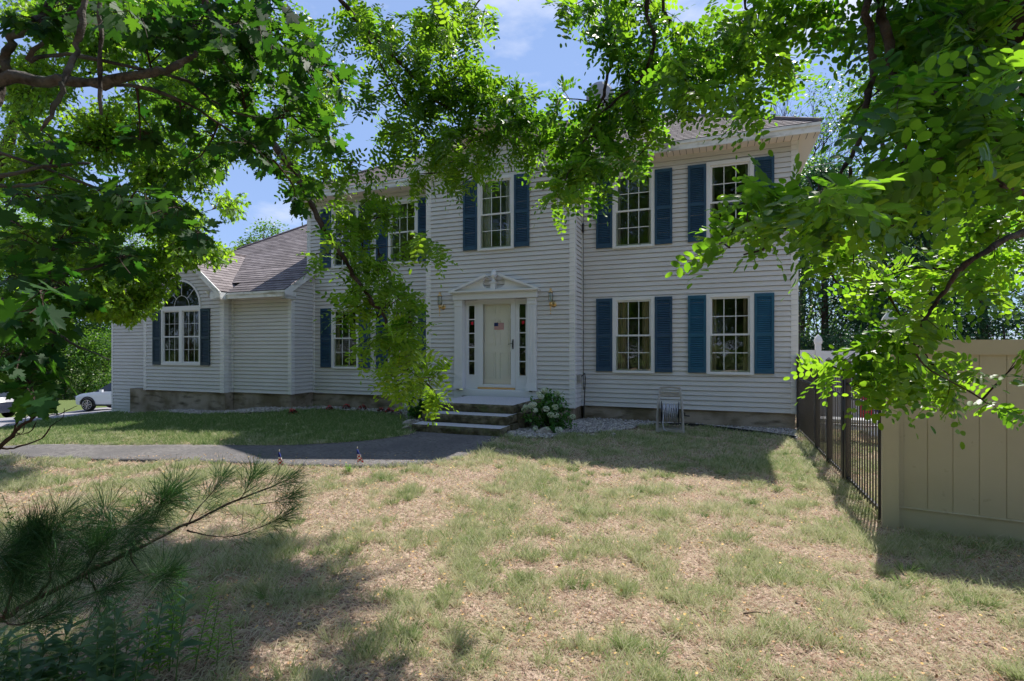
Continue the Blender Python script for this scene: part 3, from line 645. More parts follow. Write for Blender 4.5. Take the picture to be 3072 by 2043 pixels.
dr = MB(); dx0, dx1 = XP-.43, XP+.43; dz0, dz1 = C-.86, C+1.13; dy = yd+.05
dr.box(dx0, dx1, dy, dy+.045, dz0, dz1)
for (zA, zB) in ((.05,.36),(.44,.98)):
    pass
for (pa, pb) in ((dx0+.11, XP-.05), (XP+.05, dx1-.11)):
    for zA, zB in ((C-.66, C-.05), (C+.10, C+.72), (C+.84, C+1.03)):
        q = .018
        dr.box(pa, pb, dy-.013, dy-.0005, zA, zA+q); dr.box(pa, pb, dy-.013, dy-.0005, zB-q, zB); dr.box(pa, pa+q, dy-.0132, dy-.0005, zA+q, zB-q); dr.box(pb-q, pb, dy-.0132, dy-.0005, zA+q, zB-q)
        dr.box(pa+.045, pb-.045, dy-.011, dy-.0005, zA+.045, zB-.045)
door = dr.build('front_door', M['door'], house)
sd = MB(); s0, s1 = XP-.46, XP+.46; ys = yd-.035
sd.box(s0, s0+.12, ys, ys+.03, C-.86, C+1.16); sd.box(s1-.10, s1, ys, ys+.03, C-.86, C+1.16); sd.box(s0+.12, s1-.10, ys+.001, ys+.03, C+1.06, C+1.16); sd.box(s0+.12, s1-.10, ys+.001, ys+.03, C-.86, C-.79)
sd.box(s0-.01, s1+.01, ys-.015, ys+.0295, C+1.16, C+1.18)
storm = sd.build('storm_door', M['win_white'], house)
q = MB(); q.add([(s0+.11, ys+.015, C-.8), (s1-.09, ys+.015, C-.8), (s1-.09, ys+.015, C+1.07), (s0+.11, ys+.015, C+1.07)], [(0,1,2,3)]); q.build('glass', M['storm'], storm)
q = MB(); q.box(s1-.06, s1-.035, ys-.012, ys-.0005, C+.02, C+.24); q.tube([(s1-.048, ys-.03, C+.05), (s1-.048, ys-.045, C+.13), (s1-.048, ys-.03, C+.21)], .008, 6); q.tube([(s1-.05, ys-.02, C+.14), (s1-.06, ys-.05, C+.145), (s1-.15, ys-.05, C+.13)], .007, 6); q.build('handle', M['black'], storm)
q = MB(); q.box(s0, s1, ys-.03, yd+.03, C-.90, C-.862); q.build('threshold', M['brass'], house)
# outside fittings on the right return wall: box, cable, light at the wing eave
q = MB(); q.box(XB1+.02, XB1+.10, YB+.12, YB+.30, C-.72, C-.55); q.build('outlet_box', M['plastic'], house)
q = MB(); q.tube([(XB1+.10, YB+.22, C-.58), (XB1+.14, YB+.35, C-.52), (XB1+.12, YB+.5, C-.62), (XB1+.10, YB+.53, C-.9), (XB1+.09, YB+.5, C-1.3), (XB1+.1, YB+.45, C-1.5)], .012, 6); q.build('cable', M['black'], house); q = MB()
q.tube([(XB1+.055, YM-.035, C+4.1), (XB1+.055, YM-.035, C+2.7), (XB1+.06, YM-.035, C-.9)], .008, 5); q.build('cable', M['black'], house); q = MB(); q.tube([(XR+.045, YM-.0, C+2.9), (XR+.05, YM-.0, C+1), (XR+.04, YM-.0, C-.3)], .007, 5)
q.build('cable', M['black'], house); q = MB(); q.tube([(XB1+.055, YM-.04, C+2.85), (XB1+.055, YM-.05, C+2.75), (XB1+.055, YM-.04, C+2.65)], .025, 6)
q.build('cable_clamp', M['black'], house)
q = MB(); q.tube([(XR+.02, YM+.3, C+3.55), (XR+.12, YM+.25, C+3.5), (XR+.2, YM+.1, C+3.6), (XR+1.2, YM+1.5, C+4.1), (XR+6, YM+9, C+6.2)], .010, 5)
q.tube([(XR+.02, YM+.3, C+3.5), (XR+.1, YM+.2, C+3.2), (XR+.22, YM+.3, C+2.9), (XR+.3, YM+.35, C+3.3), (XR+.2, YM+.3, C+3.5)], .012, 5)
q.build('service_wire', M['black'], house)
q = MB(); q.lathe([(.03,-.14),(.035,-.08),(.06,-.03),(.07,0),(0,.005)], (-13.1, YG-.12, C+1.62), 10, axis='z'); q.build('flood_light', M['win_white'], house)
q = MB(); q.lathe([(0,.0),(.2,.02),(.33,.07),(.40,.13),(.405,.13),(.34,.06),(.2,.0),(0,-.02)], (0,0,0), 24, axis='y'); q.tube([(0,0,0),(.05,.3,-.45)], .025, 6)
d_ = q.build('satellite_dish', M['dish'], house); d_.location = (-3.0, 14.5, ZE+RSL*3.1+.75); d_.rotation_euler = (R(20), 0, R(30))
fix_local(house)

# ---------------------------------------------------------------- wall lanterns, door flag, steps
lan = None
def lantern(x, y, z, label):
    L = empty('wall_lantern', (x, y, z), label, 'lantern', 'brass lanterns either side of the front door')
    q = MB(); q.lathe([(0,-.012),(.062,-.012),(.068,0),(.05,.008)], (.04, -.012, -.02), 18, axis='y'); q.tube([(.04,-.02,-.02),(.02,-.10,-.03),(0,-.12,-.06)], .01, 6); q.build('back_plate', M['brass'], L, True)
    q = MB(); q.lathe([(0,-.30),(.012,-.30),(.015,-.285),(.006,-.27),(.009,-.20),(.012,-.14),(.03,-.10),(.042,-.07),(.025,-.05),(.05,-.035)], (0,-.12,.06), 14)
    q.lathe([(.055,.17),(.06,.175),(.045,.20),(.025,.215),(.022,.235),(.03,.245),(.022,.26),(0,.265)], (0,-.12,.06), 14)
    for k in range(4):
        th = R(45+90*k); q.tube([(.048*math.cos(th), -.12+.048*math.sin(th), .02), (.056*math.cos(th), -.12+.056*math.sin(th), .235)], .003, 4)
    q.build('body', M['brass'], L, True)
    q = MB(); q.lathe([(.044,-.03),(.052,.06),(.05,.17)], (0,-.12,.06), 14); q.build('glass', M['glass'], L, True)
    return L
lantern(-6.13, YB, C+1.04, 'brass wall lantern left of the front door, half behind leaves')
lantern(-3.40, YB, C+1.02, 'brass wall lantern right of the front door')
fl = empty('door_flag', (XP+.04, ys-.006, C+.55), 'small stars and stripes hanging inside the storm door', 'flag')
q = MB(); x0 = -.12
for k in range(7): q.box(-.12 if k < 3 else -.12, .12, -.006, .0, -.075+k*.022, -.075+(k+.5)*.022, 0)
for k in range(7): q.box(-.12, .12, -.0055, .0005, -.075+(k+.5)*.022, -.075+(k+1)*.022, 1)
q.build('stripes', [M['flagred'], M['flagwhite']], fl)
q = MB(); q.box(-.122, -.02, -.009, -.001, 0, .08); q.build('canton', M['flagblue'], fl)
q = MB(); q.tube([(-.05,-.003,.08),(0,-.003,.13),(.05,-.003,.08)], .004, 4); q.build('hanger', M['brass'], fl)
fl.location.y = dy-.012
for s, nm in ((-1, 'left'), (1, 'right')):
    q = MB(); q.prism([(-.03,.04),(-.03,-.01),(0,-.045),(.03,-.01),(.03,.04)], -.003, 0); o = q.build('door_sticker', M['flagred']); o.location = (XP+s*.635+.01, yd-.002, C+.62); tag(o, 'small red shield sticker in the %s sidelight of the door' % nm, 'sticker')

st = empty('front_steps', (-4.48, 10, C-1.55), 'mossy granite block front steps leading up to the white front door', 'steps')
def block(x0, x1, y0, y1, z0, z1, seed):
    nxs, nzs = 44, 6; V = []; Fm = []; mi = []
    rr = np.random.default_rng(seed)
    def gridface(fn, a, b):
        base = len(V)
        for i in range(a+1):
            for j in range(b+1): V.append(fn(i/a, j/b))
        for i in range(a):
            for j in range(b): Fm.append((base+i*(b+1)+j, base+(i+1)*(b+1)+j, base+(i+1)*(b+1)+j+1, base+i*(b+1)+j+1)); mi.append(0)
    def dsp(s, t, k):
        e = min(1, 5*t, 5*(1-t))*min(1, 10*s, 10*(1-s)); return e*(.035*float(vnoise(s*9+seed, t*1.5, 1.0, k))+.02*float(vnoise(s*40+seed, t*5, 1.0, k)))
    gridface(lambda s, t: (x0+(x1-x0)*s, y0-dsp(s, t, 1), z0+(z1-z0)*t), 60, 6)
    gridface(lambda s, t: (x1+dsp(s, t, 2), y0+(y1-y0)*s, z0+(z1-z0)*t), 24, 6)
    gridface(lambda s, t: (x0-dsp(s, t, 3), y1+(y0-y1)*s, z0+(z1-z0)*t), 24, 6)
    b = len(V); V += [(x0,y0,z1),(x1,y0,z1),(x1,y1,z1),(x0,y1,z1)]; Fm.append((b,b+1,b+2,b+3)); mi.append(1)
    m = MB(); m.add(V, Fm); m.m = mi
    return m.build('step', [M['granite'], M['granite_top']], st)
block(-5.34, -3.56, 8.55, 9.05, C-1.62, C-1.38, 1); block(-5.36, -3.60, 8.95, 9.5, C-1.379, C-1.215, 2); block(-5.39, -3.64, 9.37, 11.02, C-1.214, C-1.05, 3)
q = MB(); q.box(-5.42, -3.52, 9.07, 9.4, C-1.7, C-1.38); q.box(-5.50, -3.45, 9.5, 11.17, C-1.7, C-1.21); q.box(-5.55,-3.63,11.02,11.12,C-1.2,C-1.06); q.build('base', M['granite'], st)
fix_local(st)

# ---------------------------------------------------------------- beds, pebbles, rocks, edging
bedL = [(600,1246,-1.68),(700,1247,-1.62),(790,1245,-1.60),(861,1238,-1.57),(941,1231,-1.55),(1015,1229.5,-1.54),(1104,1235,-1.53),(1179,1246,-1.53),(1215,1258,-1.53),(1222,1275,-1.53),(1240,1288,-1.53)]
bl_f = smooth_line([(-16.4,10.35)]+[gpt(*p) for p in bedL], 6)
bl_b = smooth_line([(-16.5,10.72),(-15,10.72),(-13,10.72),(-12.4,10.98),(-11.5,10.98),(-10.5,11.2),(-10.2,11.75),(-8.5,11.75),(-7,11.75),(-6.0,11.6),(-5.6,10.0),(-5.34,9.0)], 6)
sheet('gravel_bed', bl_f, bl_b, M['soil'], .015, 'stony planting bed along the left of the house', 'bed', rough=.02)
bedR = [(1502,1309,-1.53),(1560,1318,-1.54),(1640,1320,-1.55),(1700,1310,-1.56),(1779,1304,-1.57),(1842,1300,-1.58),(1894,1293,-1.59),(1916,1284,-1.59),(1975,1282,-1.6),(2075,1281,-1.6),(2250,1300,-1.6),(2389,1319,-1.6)]
br_f = smooth_line([gpt(*p) for p in bedR], 6)
br_b = smooth_line([(-3.55,9.2),(-3.5,10.0),(-3.4,10.9),(-3.0,11.1),(-2.85,11.5),(-2.6,11.76),(-2,11.76),(-1.5,11.76),(-1,11.76),(-.4,11.76),(.6,11.76),(1.44,11.76)], 6)
sheet('gravel_bed', br_f, br_b, M['soil'], .015, 'stony planting bed along the right of the house', 'bed', rough=.02)
def pebbles(F_, B_, n, seed, label):
    r = np.random.default_rng(seed); F_ = np.array(F_); B_ = np.array(B_)
    segl = np.linalg.norm(np.diff((F_+B_)/2, axis=0), axis=1)*(np.linalg.norm((F_-B_)[:-1], axis=1)+.05); pr_ = segl/segl.sum()
    i = r.choice(len(segl), n, p=pr_); t = r.random(n)[:, None]; w = r.random(n)[:, None]
    P = (F_[i]*(1-t)+F_[i+1]*t)*(1-w)+(B_[i]*(1-t)+B_[i+1]*t)*w
    bm = bmesh.new(); bmesh.ops.create_icosphere(bm, subdivisions=1, radius=1); tv = np.array([v.co for v in bm.verts]); tf = np.array([[v.index for v in f.verts] for f in bm.faces]); bm.free()
    s = r.uniform(.012, .03, (n, 1)); sc = np.stack([r.uniform(.8,1.4,n), r.uniform(.7,1.1,n), r.uniform(.45,.8,n)], -1)*s
    V = tv[None]*(1+.25*(r.random((n, len(tv), 1))-.5))*sc[:, None]; a = r.random(n)*6.28; c_, s_ = np.cos(a)[:, None], np.sin(a)[:, None]
    tl = r.normal(0, .35, n)[:, None]; z = V[..., 2]+V[..., 0]*tl
    V = np.stack([V[..., 0]*c_-V[..., 1]*s_, V[..., 0]*s_+V[..., 1]*c_, z], -1)
    zb = gz(P[:, 0], P[:, 1])+.02+r.random(n)*.028
    V = V+np.concatenate([P, zb[:, None]], 1)[:, None]
    Fc = (tf[None]+np.arange(n)[:, None, None]*len(tv)).reshape(-1, 3)
    return tag(np_mesh('pebbles', V.reshape(-1, 3), Fc, M['pebble2'], attrs={'tint': np.repeat(r.random(n), len(tf))}), label, 'pebbles', kind='stuff')
M['pebble2'] = leafmat('pebble_mix', (.20,.19,.19), (.50,.47,.43), ((.3,.3,.3),(.6,.6,.6)), 0.0, .7, .3)
pebbles(bl_f, bl_b, 8000, 1, 'pale river pebbles in the bed left of the steps')
pebbles(br_f, br_b, 8000, 2, 'pale river pebbles in the bed right of the steps')
def edging(line, label, h=.05):
    q = MB(); n = len(line); L = [Vector((p[0], p[1], g1(p[0], p[1]))) for p in line]
    for i in range(n-1):
        a, b = L[i], L[i+1]; d = (b-a).normalized(); o = Vector((-d.y, d.x, 0))*.012
        q.add([a-o+Vector((0,0,-.05)), b-o+Vector((0,0,-.05)), b-o+Vector((0,0,h)), a-o+Vector((0,0,h)), a+o+Vector((0,0,-.05)), b+o+Vector((0,0,-.05)), b+o+Vector((0,0,h)), a+o+Vector((0,0,h))], [(0,1,2,3),(5,4,7,6),(3,2,6,7)])
    tag(q.build('bed_edging', M['edging']), label, 'edging')
edging(bl_f[:-12], 'black plastic edging along the curved bed left of the steps'); edging(br_f[-20:], 'black plastic edging by the right corner of the house', .07)
rocks = [((1225,1277),(.16,.12,.09)),((1216,1290),(.10,.09,.06)),((1532,1305),(.16,.09,.06)),((1580,1312),(.11,.08,.05)),((1632,1304),(.2,.13,.10)),((1680,1303),(.13,.1,.08)),((1735,1309),(.09,.07,.05)),((1778,1306),(.12,.07,.05)),((1838,1302),(.16,.06,.05)),((1880,1297),(.08,.05,.04))]
rl = ['pale rounded rock at the left foot of the steps','small dark rock below the pale one by the steps','low flat rock touching the right foot of the steps','little grey stone right of the flat rock by the steps','largest brown boulder under the right hydrangea','dark mossy rock right of the brown boulder','small tan rock at the front of the right pebble bed','cream stone at the lawn edge of the right pebble bed','long low stone at the lawn edge of the right pebble bed','last small stone of the row towards the hose reel']
for k, ((u_, v_), r_) in enumerate(rocks):
    x, y = gpt(u_, v_+4, -1.55); q = MB(); q.rock((0, 0, r_[2]*.45), r_, 3, k+3); o = q.build('garden_rock', M['rock'], smooth=False); o.location = (x, y+.05, g1(x, y+.05)); o.rotation_euler = (0, 0, k); tag(o, rl[k], 'rock', 'rocks edging the beds')

# ---------------------------------------------------------------- hose reel
hr = empty('hose_reel', (-.88, 10.72, g1(-.88, 10.72)+.02), 'beige plastic hose reel cart standing against the foundation', 'hose reel', rz=R(4))
for s in (-1, 1):
    q = MB(); x = s*.215
    q.tube([(x*1.12,-.22,.0),(x*1.05,-.17,.35),(x*.98,-.08,.60),(x*.86,.03,.83)], [.028,.026,.02,.018], 6); q.tube([(x*1.1,.16,.0),(x*1.02,.08,.4),(x*.97,-.0,.6)], [.022,.02,.016], 6)
    q.box(x*1.05-.012, x*1.05+.012, -.2, .15, .28, .42); q.build('side_frame', M['plastic'], hr)
q = MB(); q.tube([(-.19,.03,.83),(0,.035,.85),(.19,.03,.83)], .02, 6); q.box(-.17, .17, -.045, .0, .66, .76); q.tube([(-.2,-.04,.68),(.2,-.04,.68)], .014, 6); q.build('handle', M['plastic'], hr)
q = MB(); q.box(-.235, .235, -.24, -.21, .0, .07); q.box(-.235, .235, -.21, .17, .03, .05); q.box(-.235, .235, .17, .19, .0, .07); q.build('base_tray', M['plastic'], hr)
q = MB(); q.lathe([(.21,-.17),(.22,-.165),(.21,-.155),(.09,-.15),(.09,.15),(.21,.155),(.22,.165),(.21,.17),(.0,.17)], (0,-.05,.36), 24, axis='x'); q.build('drum', M['black'], hr, True)
q = MB(); rr = random.Random(4)
for layer in range(2):
    for k in range(8):
        xx = -.135+k*.037+layer*.008; rad_ = .125+layer*.035; tl = rr.uniform(-.02,.02); pts = []
        for i in range(21):
            th = 2*math.pi*i/20; pts.append((xx+tl*math.cos(th), -.05+rad_*math.sin(th), .36+rad_*1.02*math.cos(th)))
        q.tube(pts, .011, 5, cap=False)
q.tube([(-.12,-.21,.35),(-.13,-.24,.15),(-.11,-.26,.06),(-.05,-.28,.03)], .011, 6)
q.build('hose', M['hose'], hr, True)
q = MB(); q.tube([(.22,-.05,.36),(.27,-.05,.36),(.27,-.05,.30),(.27,-.05,.30)], .014, 6); q.tube([(.27,-.05,.31),(.36,-.05,.305)], .013, 8); q.build('crank', M['black'], hr)

# ---------------------------------------------------------------- black picket fence along the right
FX = 1.455; fy0, fy1 = 6.02, 11.72; fz = C-1.54
bf = empty('metal_fence', (FX, 8.9, C-1.64), 'black metal picket fence running from the house corner to the tan fence post', 'fence')
def fpost(y, h=1.46, w=.032):
    q = MB(); q.box(FX-w, FX+w, y-w, y+w, C-1.75, fz-.07+h); q.box(FX-w-.006, FX+w+.006, y-w-.006, y+w+.006, fz-.07+h, fz-.07+h+.015)
    q.add([(FX-w,y-w,fz-.055+h),(FX+w,y-w,fz-.055+h),(FX+w,y+w,fz-.055+h),(FX-w,y+w,fz-.055+h),(FX,y,fz-.02+h)], [(0,1,4),(1,2,4),(2,3,4),(3,0,4)]); q.build('post', M['fence_black'], bf)
posts = [11.70, 9.60, 8.62, 7.60, 7.44]
for y in posts: fpost(y)
fpost(6.05, 1.30, .02)
for z in (fz, fz+1.13, fz+.98):
    q = MB(); q.box(FX-.013, FX+.013, fy0, fy1, z-.015, z+.015); q.build('rail', M['fence_black'], bf)
y = fy0+.09
while y < fy1-.04:
    if all(abs(y-p) > .04 for p in posts):
        q = MB(); w = .0068; zt = fz+1.25; q.box(FX-w, FX+w, y-w, y+w, fz-.055, zt); q.add([(FX-w,y-w,zt),(FX+w,y-w,zt),(FX+w,y+w,zt),(FX-w,y+w,zt),(FX,y,zt+.06)], [(0,1,4),(1,2,4),(2,3,4),(3,0,4)]); q.build('picket', M['fence_black'], bf)
    y += .108
q = MB(); q.box(FX-.03, FX+.0, 7.50, 7.54, C-.75, C-.6); q.build('gate_latch', M['fence_black'], bf)
fix_local(bf)

# ---------------------------------------------------------------- tan vinyl privacy fence
TA = R(-9)
tf = empty('privacy_fence', (1.50, 5.93, C-1.7), 'tan vinyl privacy fence panel at the right with a pointed post cap', 'fence')
def gothic(q, w, z, h=.26):
    prof = [(w*.75,0),(w*.75,.02),(w*.95,.05),(w*1.02,.09),(w*.98,.13),(w*.75,.18),(w*.4,.22),(.002,h)]
    n = len(prof); b = len(q.v)
    for r_, hh in prof:
        for sx, sy in ((-1,-1),(1,-1),(1,1),(-1,1)): q.v.append((sx*r_, sy*r_, z+hh))
    for i in range(n-1):
        for k in range(4): q.f.append((b+i*4+k, b+i*4+(k+1)%4, b+(i+1)*4+(k+1)%4, b+(i+1)*4+k)); q.m.append(0)
q = MB(); q.box(-.0635, .0635, -.0635, .0635, -.1, 1.80); q.box(-.075, .075, -.075, .075, 1.80, 1.825); q.build('post', M['tan'], tf)
q = MB(); gothic(q, .075, 1.825, .27); q.build('post_cap', M['trim'], tf)
q = MB(); q.box(.0635, 2.6, -.022, .022, -.06, .235); q.box(.0635, 2.6, -.03, .03, .235, .245); q.box(.0635, 2.6, -.025, .025, 1.66, 1.79); q.box(.0635, .10, -.024, .024, .235, 1.66); q.build('rail', M['tan'], tf)
x = .10
while x < 2.5:
    q = MB(); q.box(x+.002, x+.176, -.011, .011, .24, 1.67); q.box(x-.003, x+.004, -.006, .006, .24, 1.67); q.build('board', M['tan'], tf); x += .18
q = MB(); q.box(2.55, 2.68, -.0635, .0635, -.1, 1.83); q.build('post', M['tan'], tf)
tf.rotation_euler = (0, 0, TA)
# white vinyl fence behind
wf = empty('vinyl_fence', (1.8, 13.4, C-1.62), 'white vinyl fence with pointed post finial behind the black picket fence', 'fence')
q = MB(); q.box(.3, 3.6, -.02, .02, .05, 1.60); q.box(-.1, .23, -.02, .02, .05, 1.62); q.build('panel', M['win_white'], wf)
q = MB(); q.box(.20, .31, -.05, .05, -.1, 1.72); gq = MB(); gothic(gq, .07, 1.72, .25); gq.v = [(a+.255, b, c) for a, b, c in gq.v]; q.add(gq.v, gq.f); q.build('post', M['win_white'], wf)
wf.rotation_euler = (0, 0, R(4))
# things glimpsed through the pickets
q = empty('patio_bench', (2.35, 10.7, C-1.66), 'low white slatted bench behind the black fence', 'bench')
for z in (.42, .30): m_ = MB(); m_.box(-.7, .9, -.2, .2, z, z+.05); m_.build('seat' if z > .4 else 'shelf', M['win_white'], q)
for x_ in (-.6, .8):
    for y_ in (-.17, .17): m_ = MB(); m_.box(x_-.03, x_+.03, y_-.03, y_+.03, 0, .42 if True else 0); m_.v = [(a, b, min(c, .297)) for a, b, c in m_.v]; m_.build('leg', M['win_white'], q)
q = empty('toy_bin', (3.05, 11.9, C-1.66), 'blue and red plastic tub seen between the black pickets', 'tub')
m_ = MB(); m_.lathe([(.0,.5),(.30,.5),(.36,1.15),(.38,1.17),(.34,1.17),(.3,.55)], (0,0,0), 16); m_.build('tub', M['bluebin'], q, True)
m_ = MB(); m_.box(-.5, -.4, -.4, .1, .3, 1.0); m_.build('panel', M['flagred'], q)
m_ = MB(); m_.box(-.45, .45, -.35, .35, .0, .5); m_.build('stand', M['win_white'], q)
um = empty('patio_umbrella', (7.9, 13.2, C-1.7), 'teal patio umbrella just showing above the tan fence', 'umbrella')
m_ = MB(); m_.lathe([(1.25,1.95),(.7,2.14),(.05,2.42),(0,2.44)], (0,0,0), 8); m_.build('canopy', M['teal_cloth'], um); m_ = MB(); m_.tube([(0,0,0),(0,0,2.4)], .02, 6); m_.build('pole', M['wood'], um)

# ---------------------------------------------------------------- little flags in the lawn
def lawn_flag(u_, v_, label, lean):
    x, y = gpt(u_, v_, -1.57); q = empty('lawn_flag', (x, y, g1(x, y)), label, 'flag', 'little flags along the path')
    m_ = MB(); m_.tube([(0,0,-.02),(.0,0,.25)], .0035, 5); m_.lathe([(0,0),(.008,.01),(0,.022)], (0,0,.25), 6); m_.build('stick', M['wood'], q)
    V = []; m_ = MB(); n = 8
    for i in range(n):
        w0 = .014+.065*(i/n); w1 = .014+.065*((i+1)/n); z0 = .238-.17*i/n; z1 = .238-.17*(i+1)/n
        for k in range(4):
            f = lambda w, k, z: ((k/4-.35)*w*1.6+lean*(.24-z), -.012*math.sin(k*1.9)-.006, z-.012*abs(k/4-.35))
            m_.add([f(w0,k,z0), f(w0,k+1,z0), f(w1,k+1,z1), f(w1,k,z1)], [(0,1,2,3)], 2 if i < 3 else (0 if (i+k) % 2 else 1))
    m_.build('cloth', [M['flagred'], M['flagwhite'], M['flagblue']], q); return q
lawn_flag(838, 1408, 'small stars and stripes flag in the grass, nearer the pine branch', .12); lawn_flag(1072, 1400, 'small stars and stripes flag at the path edge, nearer the steps', .3)

# ---------------------------------------------------------------- cars
def car(loc, rz, paint, label, name='parked_car'):
    c = empty(name, loc, label, 'car', 'cars on the driveway', rz)
    # stations along x (front at 0, length 4.45): x, belt z, roof z, half width belt, half width roof
    S = [(0.0,.62,.62,.60,.55),(.10,.80,.80,.78,.66),(.45,.93,.93,.86,.74),(.95,1.00,1.00,.90,.76),(1.22,1.03,1.05,.90,.72),(1.85,1.06,1.50,.91,.60),(2.5,1.08,1.59,.91,.62),(3.3,1.10,1.56,.91,.62),(3.9,1.10,1.42,.89,.60),(4.25,1.05,1.10,.84,.68),(4.42,.85,.86,.74,.6)]
    V = []; Fb = []; b = MB()
    for x, zb, zr, wb_, wr in S:
        lo = .30 if .2 < x < 4.3 else .36
        ring = [(-wb_*.96,lo),(-wb_,.55),(-wb_,zb*.85),(-wb_*.97,zb),(-wr,zr),(0,zr+.02),(wr,zr),(wb_*.97,zb),(wb_,zb*.85),(wb_,.55),(wb_*.96,lo)]
        b.v += [(x, y_, z_) for y_, z_ in ring]
    n = 11
    for i in range(len(S)-1):
        for k in range(n-1):
            glass_ = (k in (3, 6) and S[i][2] > S[i][1]-.001 and 4 <= i <= 8) or (i == 4 and k in (4, 5)) or (i == 8 and k in (4, 5))
            b.f.append((i*n+k, (i+1)*n+k, (i+1)*n+k+1, i*n+k+1)); b.m.append(1 if glass_ else 0)
    b.f += [tuple(range(n)), tuple(range(len(S)*n-1, (len(S)-1)*n-1, -1))]; b.m += [0, 0]
    b.build('body', [paint, M['carglass']], c, False)
    for x in (.85, 3.55):
        for s in (-1, 1):
            q = MB(); q.lathe([(.0,0),(.25,0),(.34,.02),(.355,.06),(.355,.2),(.3,.22)], (x, s*.93, .355), 24, axis='y')
            if s > 0: q.v = [(a, 2*.93*1-b_, z) for a, b_, z in q.v]
            q.v = [(a, b_, z) for a, b_, z in q.v]; w = q.build('wheel', M['tyre'], c, True)
            q = MB()
            for k in range(10):
                th = R(36*k); q.tube([(x+.04*math.cos(th), s*.945, .355+.04*math.sin(th)), (x+.24*math.cos(th+R(8)), s*.95, .355+.24*math.sin(th+R(8)))], .018, 4)
            q.tube([(x+.25*math.cos(R(t)), s*.945, .355+.25*math.sin(R(t))) for t in range(0, 361, 20)], .015, 4, cap=False); q.build('rim', M['alloy'], w)
            q = MB(); q.tube([(x+.385*math.cos(R(t)), s*.905, .37+.385*math.sin(R(t))) for t in range(-10, 191, 12)], .04, 5); q.build('wheel_arch', M['black'], c)
    for s in (-1, 1):
        q = MB(); q.lathe([(.0,-.02),(.1,-.02),(.14,.02),(.12,.05)], (.16, s*.68, .72), 10, axis='y'); q.v = [(.16+(a-.16)*1.6, s*.72+(b_-s*.68)*.8, .74+(z-.72)*.6) for a, b_, z in q.v]; q.build('headlight', M['carglass'], c)
        q = MB(); q.box(1.62, 1.76, *sorted((s*.95, s*1.08)), 1.05, 1.17); q.build('mirror', paint, c)
        q = MB(); q.box(1.0, 3.4, *sorted((s*.905, s*.925)), .28, .36); q.build('sill', M['black'], c)
    q = MB(); q.box(-.02, .03, -.5, .5, .42, .60); q.build('grille', M['black'], c)
    return c
cp = unp(256, 1226, 29.5); car((cp.x, cp.y, g1(cp.x, cp.y)+.10), R(21), M['paint'], 'white parked car half hidden by the left corner of the house')
cp = unp(-10, 1240, 27); car((cp.x-3.2, cp.y-1.2, g1(cp.x, cp.y)+.03), R(14), M['carblack'], 'dark parked car behind the maple leaves at the far left')

# ---------------------------------------------------------------- leaves
LT = {}   # leaf outlines: along, side, up
LT['oval'] = (np.array([(0,0,0),(.22,.42,.05),(.55,.5,.06),(.85,.32,.04),(1,0,0),(.85,-.32,.04),(.55,-.5,.06),(.22,-.42,.05)]), np.array([(0,1,2,3),(0,3,4,5),(0,5,6,7)]))
LT['oval'] = (LT['oval'][0], np.array([(0,1,2,3),(0,3,4,4),(0,4,5,5),(0,5,6,7)]))
LT['oval'] = (np.array([(0,0,0),(.16,.36,.04),(.5,.5,.06),(.84,.36,.03),(1,0,-.04),(.84,-.36,.03),(.5,-.5,.06),(.16,-.36,.04),(.5,0,0)]), np.array([(0,1,2,8),(8,2,3,4),(8,4,5,6),(0,8,6,7)]))
LT['lite'] = (np.array([(0,0,0),(.45,.5,.08),(1,0,-.03),(.45,-.5,.08)]), np.array([(0,1,2,3)]))
LT['lance'] = (np.array([(0,0,0),(.4,.5,.08),(1,0,-.12),(.4,-.5,.08),(.45,0,0)]), np.array([(0,1,2,4),(0,4,2,3)]))
def maple():
    half = [(0,0),(.06,.10),(-.10,.22),(-.05,.30),(-.12,.42),(.10,.38),(.14,.30),(.22,.44),(.20,.60),(.34,.52),(.46,.66),(.50,.50),(.62,.48),(.52,.36),(.50,.20),(.66,.24),(.70,.15),(.82,.19),(.84,.09),(1,0)]
    v = [(a, b*1.0, .03*b-.10*max(0, a-.5)) for a, b in half]; n = len(v); v += [(.3, 0, 0)]; c = n
    l = [(i, i+1) for i in range(n-1)]; m0 = len(v); v += [(a, -b, c_) for a, b, c_ in v[1:n-1]]
    ix = [0]+[m0+i for i in range(n-2)]+[n-1]
    f = []
    for i in range(0, n-1, 2):
        if i+2 < n: f.append((c, i, i+1, i+2)); f.append((c, ix[i+2], ix[i+1], ix[i]))
        else: f.append((c, i, i+1, i+1)); f.append((c, ix[i+1], ix[i], ix[i]))
    f2 = []
    for q in f: f2.append(q if q[2] != q[3] else None)
    k = [q for q in f2 if q]
    last = n-1
    if (n-1) % 2: 
        v.append(((v[n-2][0]+1)/2, v[n-2][1]/2, v[n-2][2])); k.append((c, n-2, len(v)-1, n-1)); v.append(((v[n-2][0]+1)/2, -v[n-2][1]/2, v[n-2][2])); k.append((c, n-1, len(v)-1, ix[n-2]))
    return np.array(v, float), np.array(k)
LT['maple'] = maple()
LT['oakish'] = (np.array([(0,0,0),(.25,.35,.05),(.38,.2,.03),(.55,.5,.06),(.68,.22,.02),(1,0,-.05),(.68,-.22,.02),(.55,-.5,.06),(.38,-.2,.03),(.25,-.35,.05),(.5,0,0),(.1,0,0)]), np.array([(11,1,2,10),(10,2,3,4),(10,4,5,6),(10,6,7,8),(11,10,8,9)]))
def norm(a): return a/np.maximum(np.linalg.norm(a, axis=-1, keepdims=True), 1e-9)
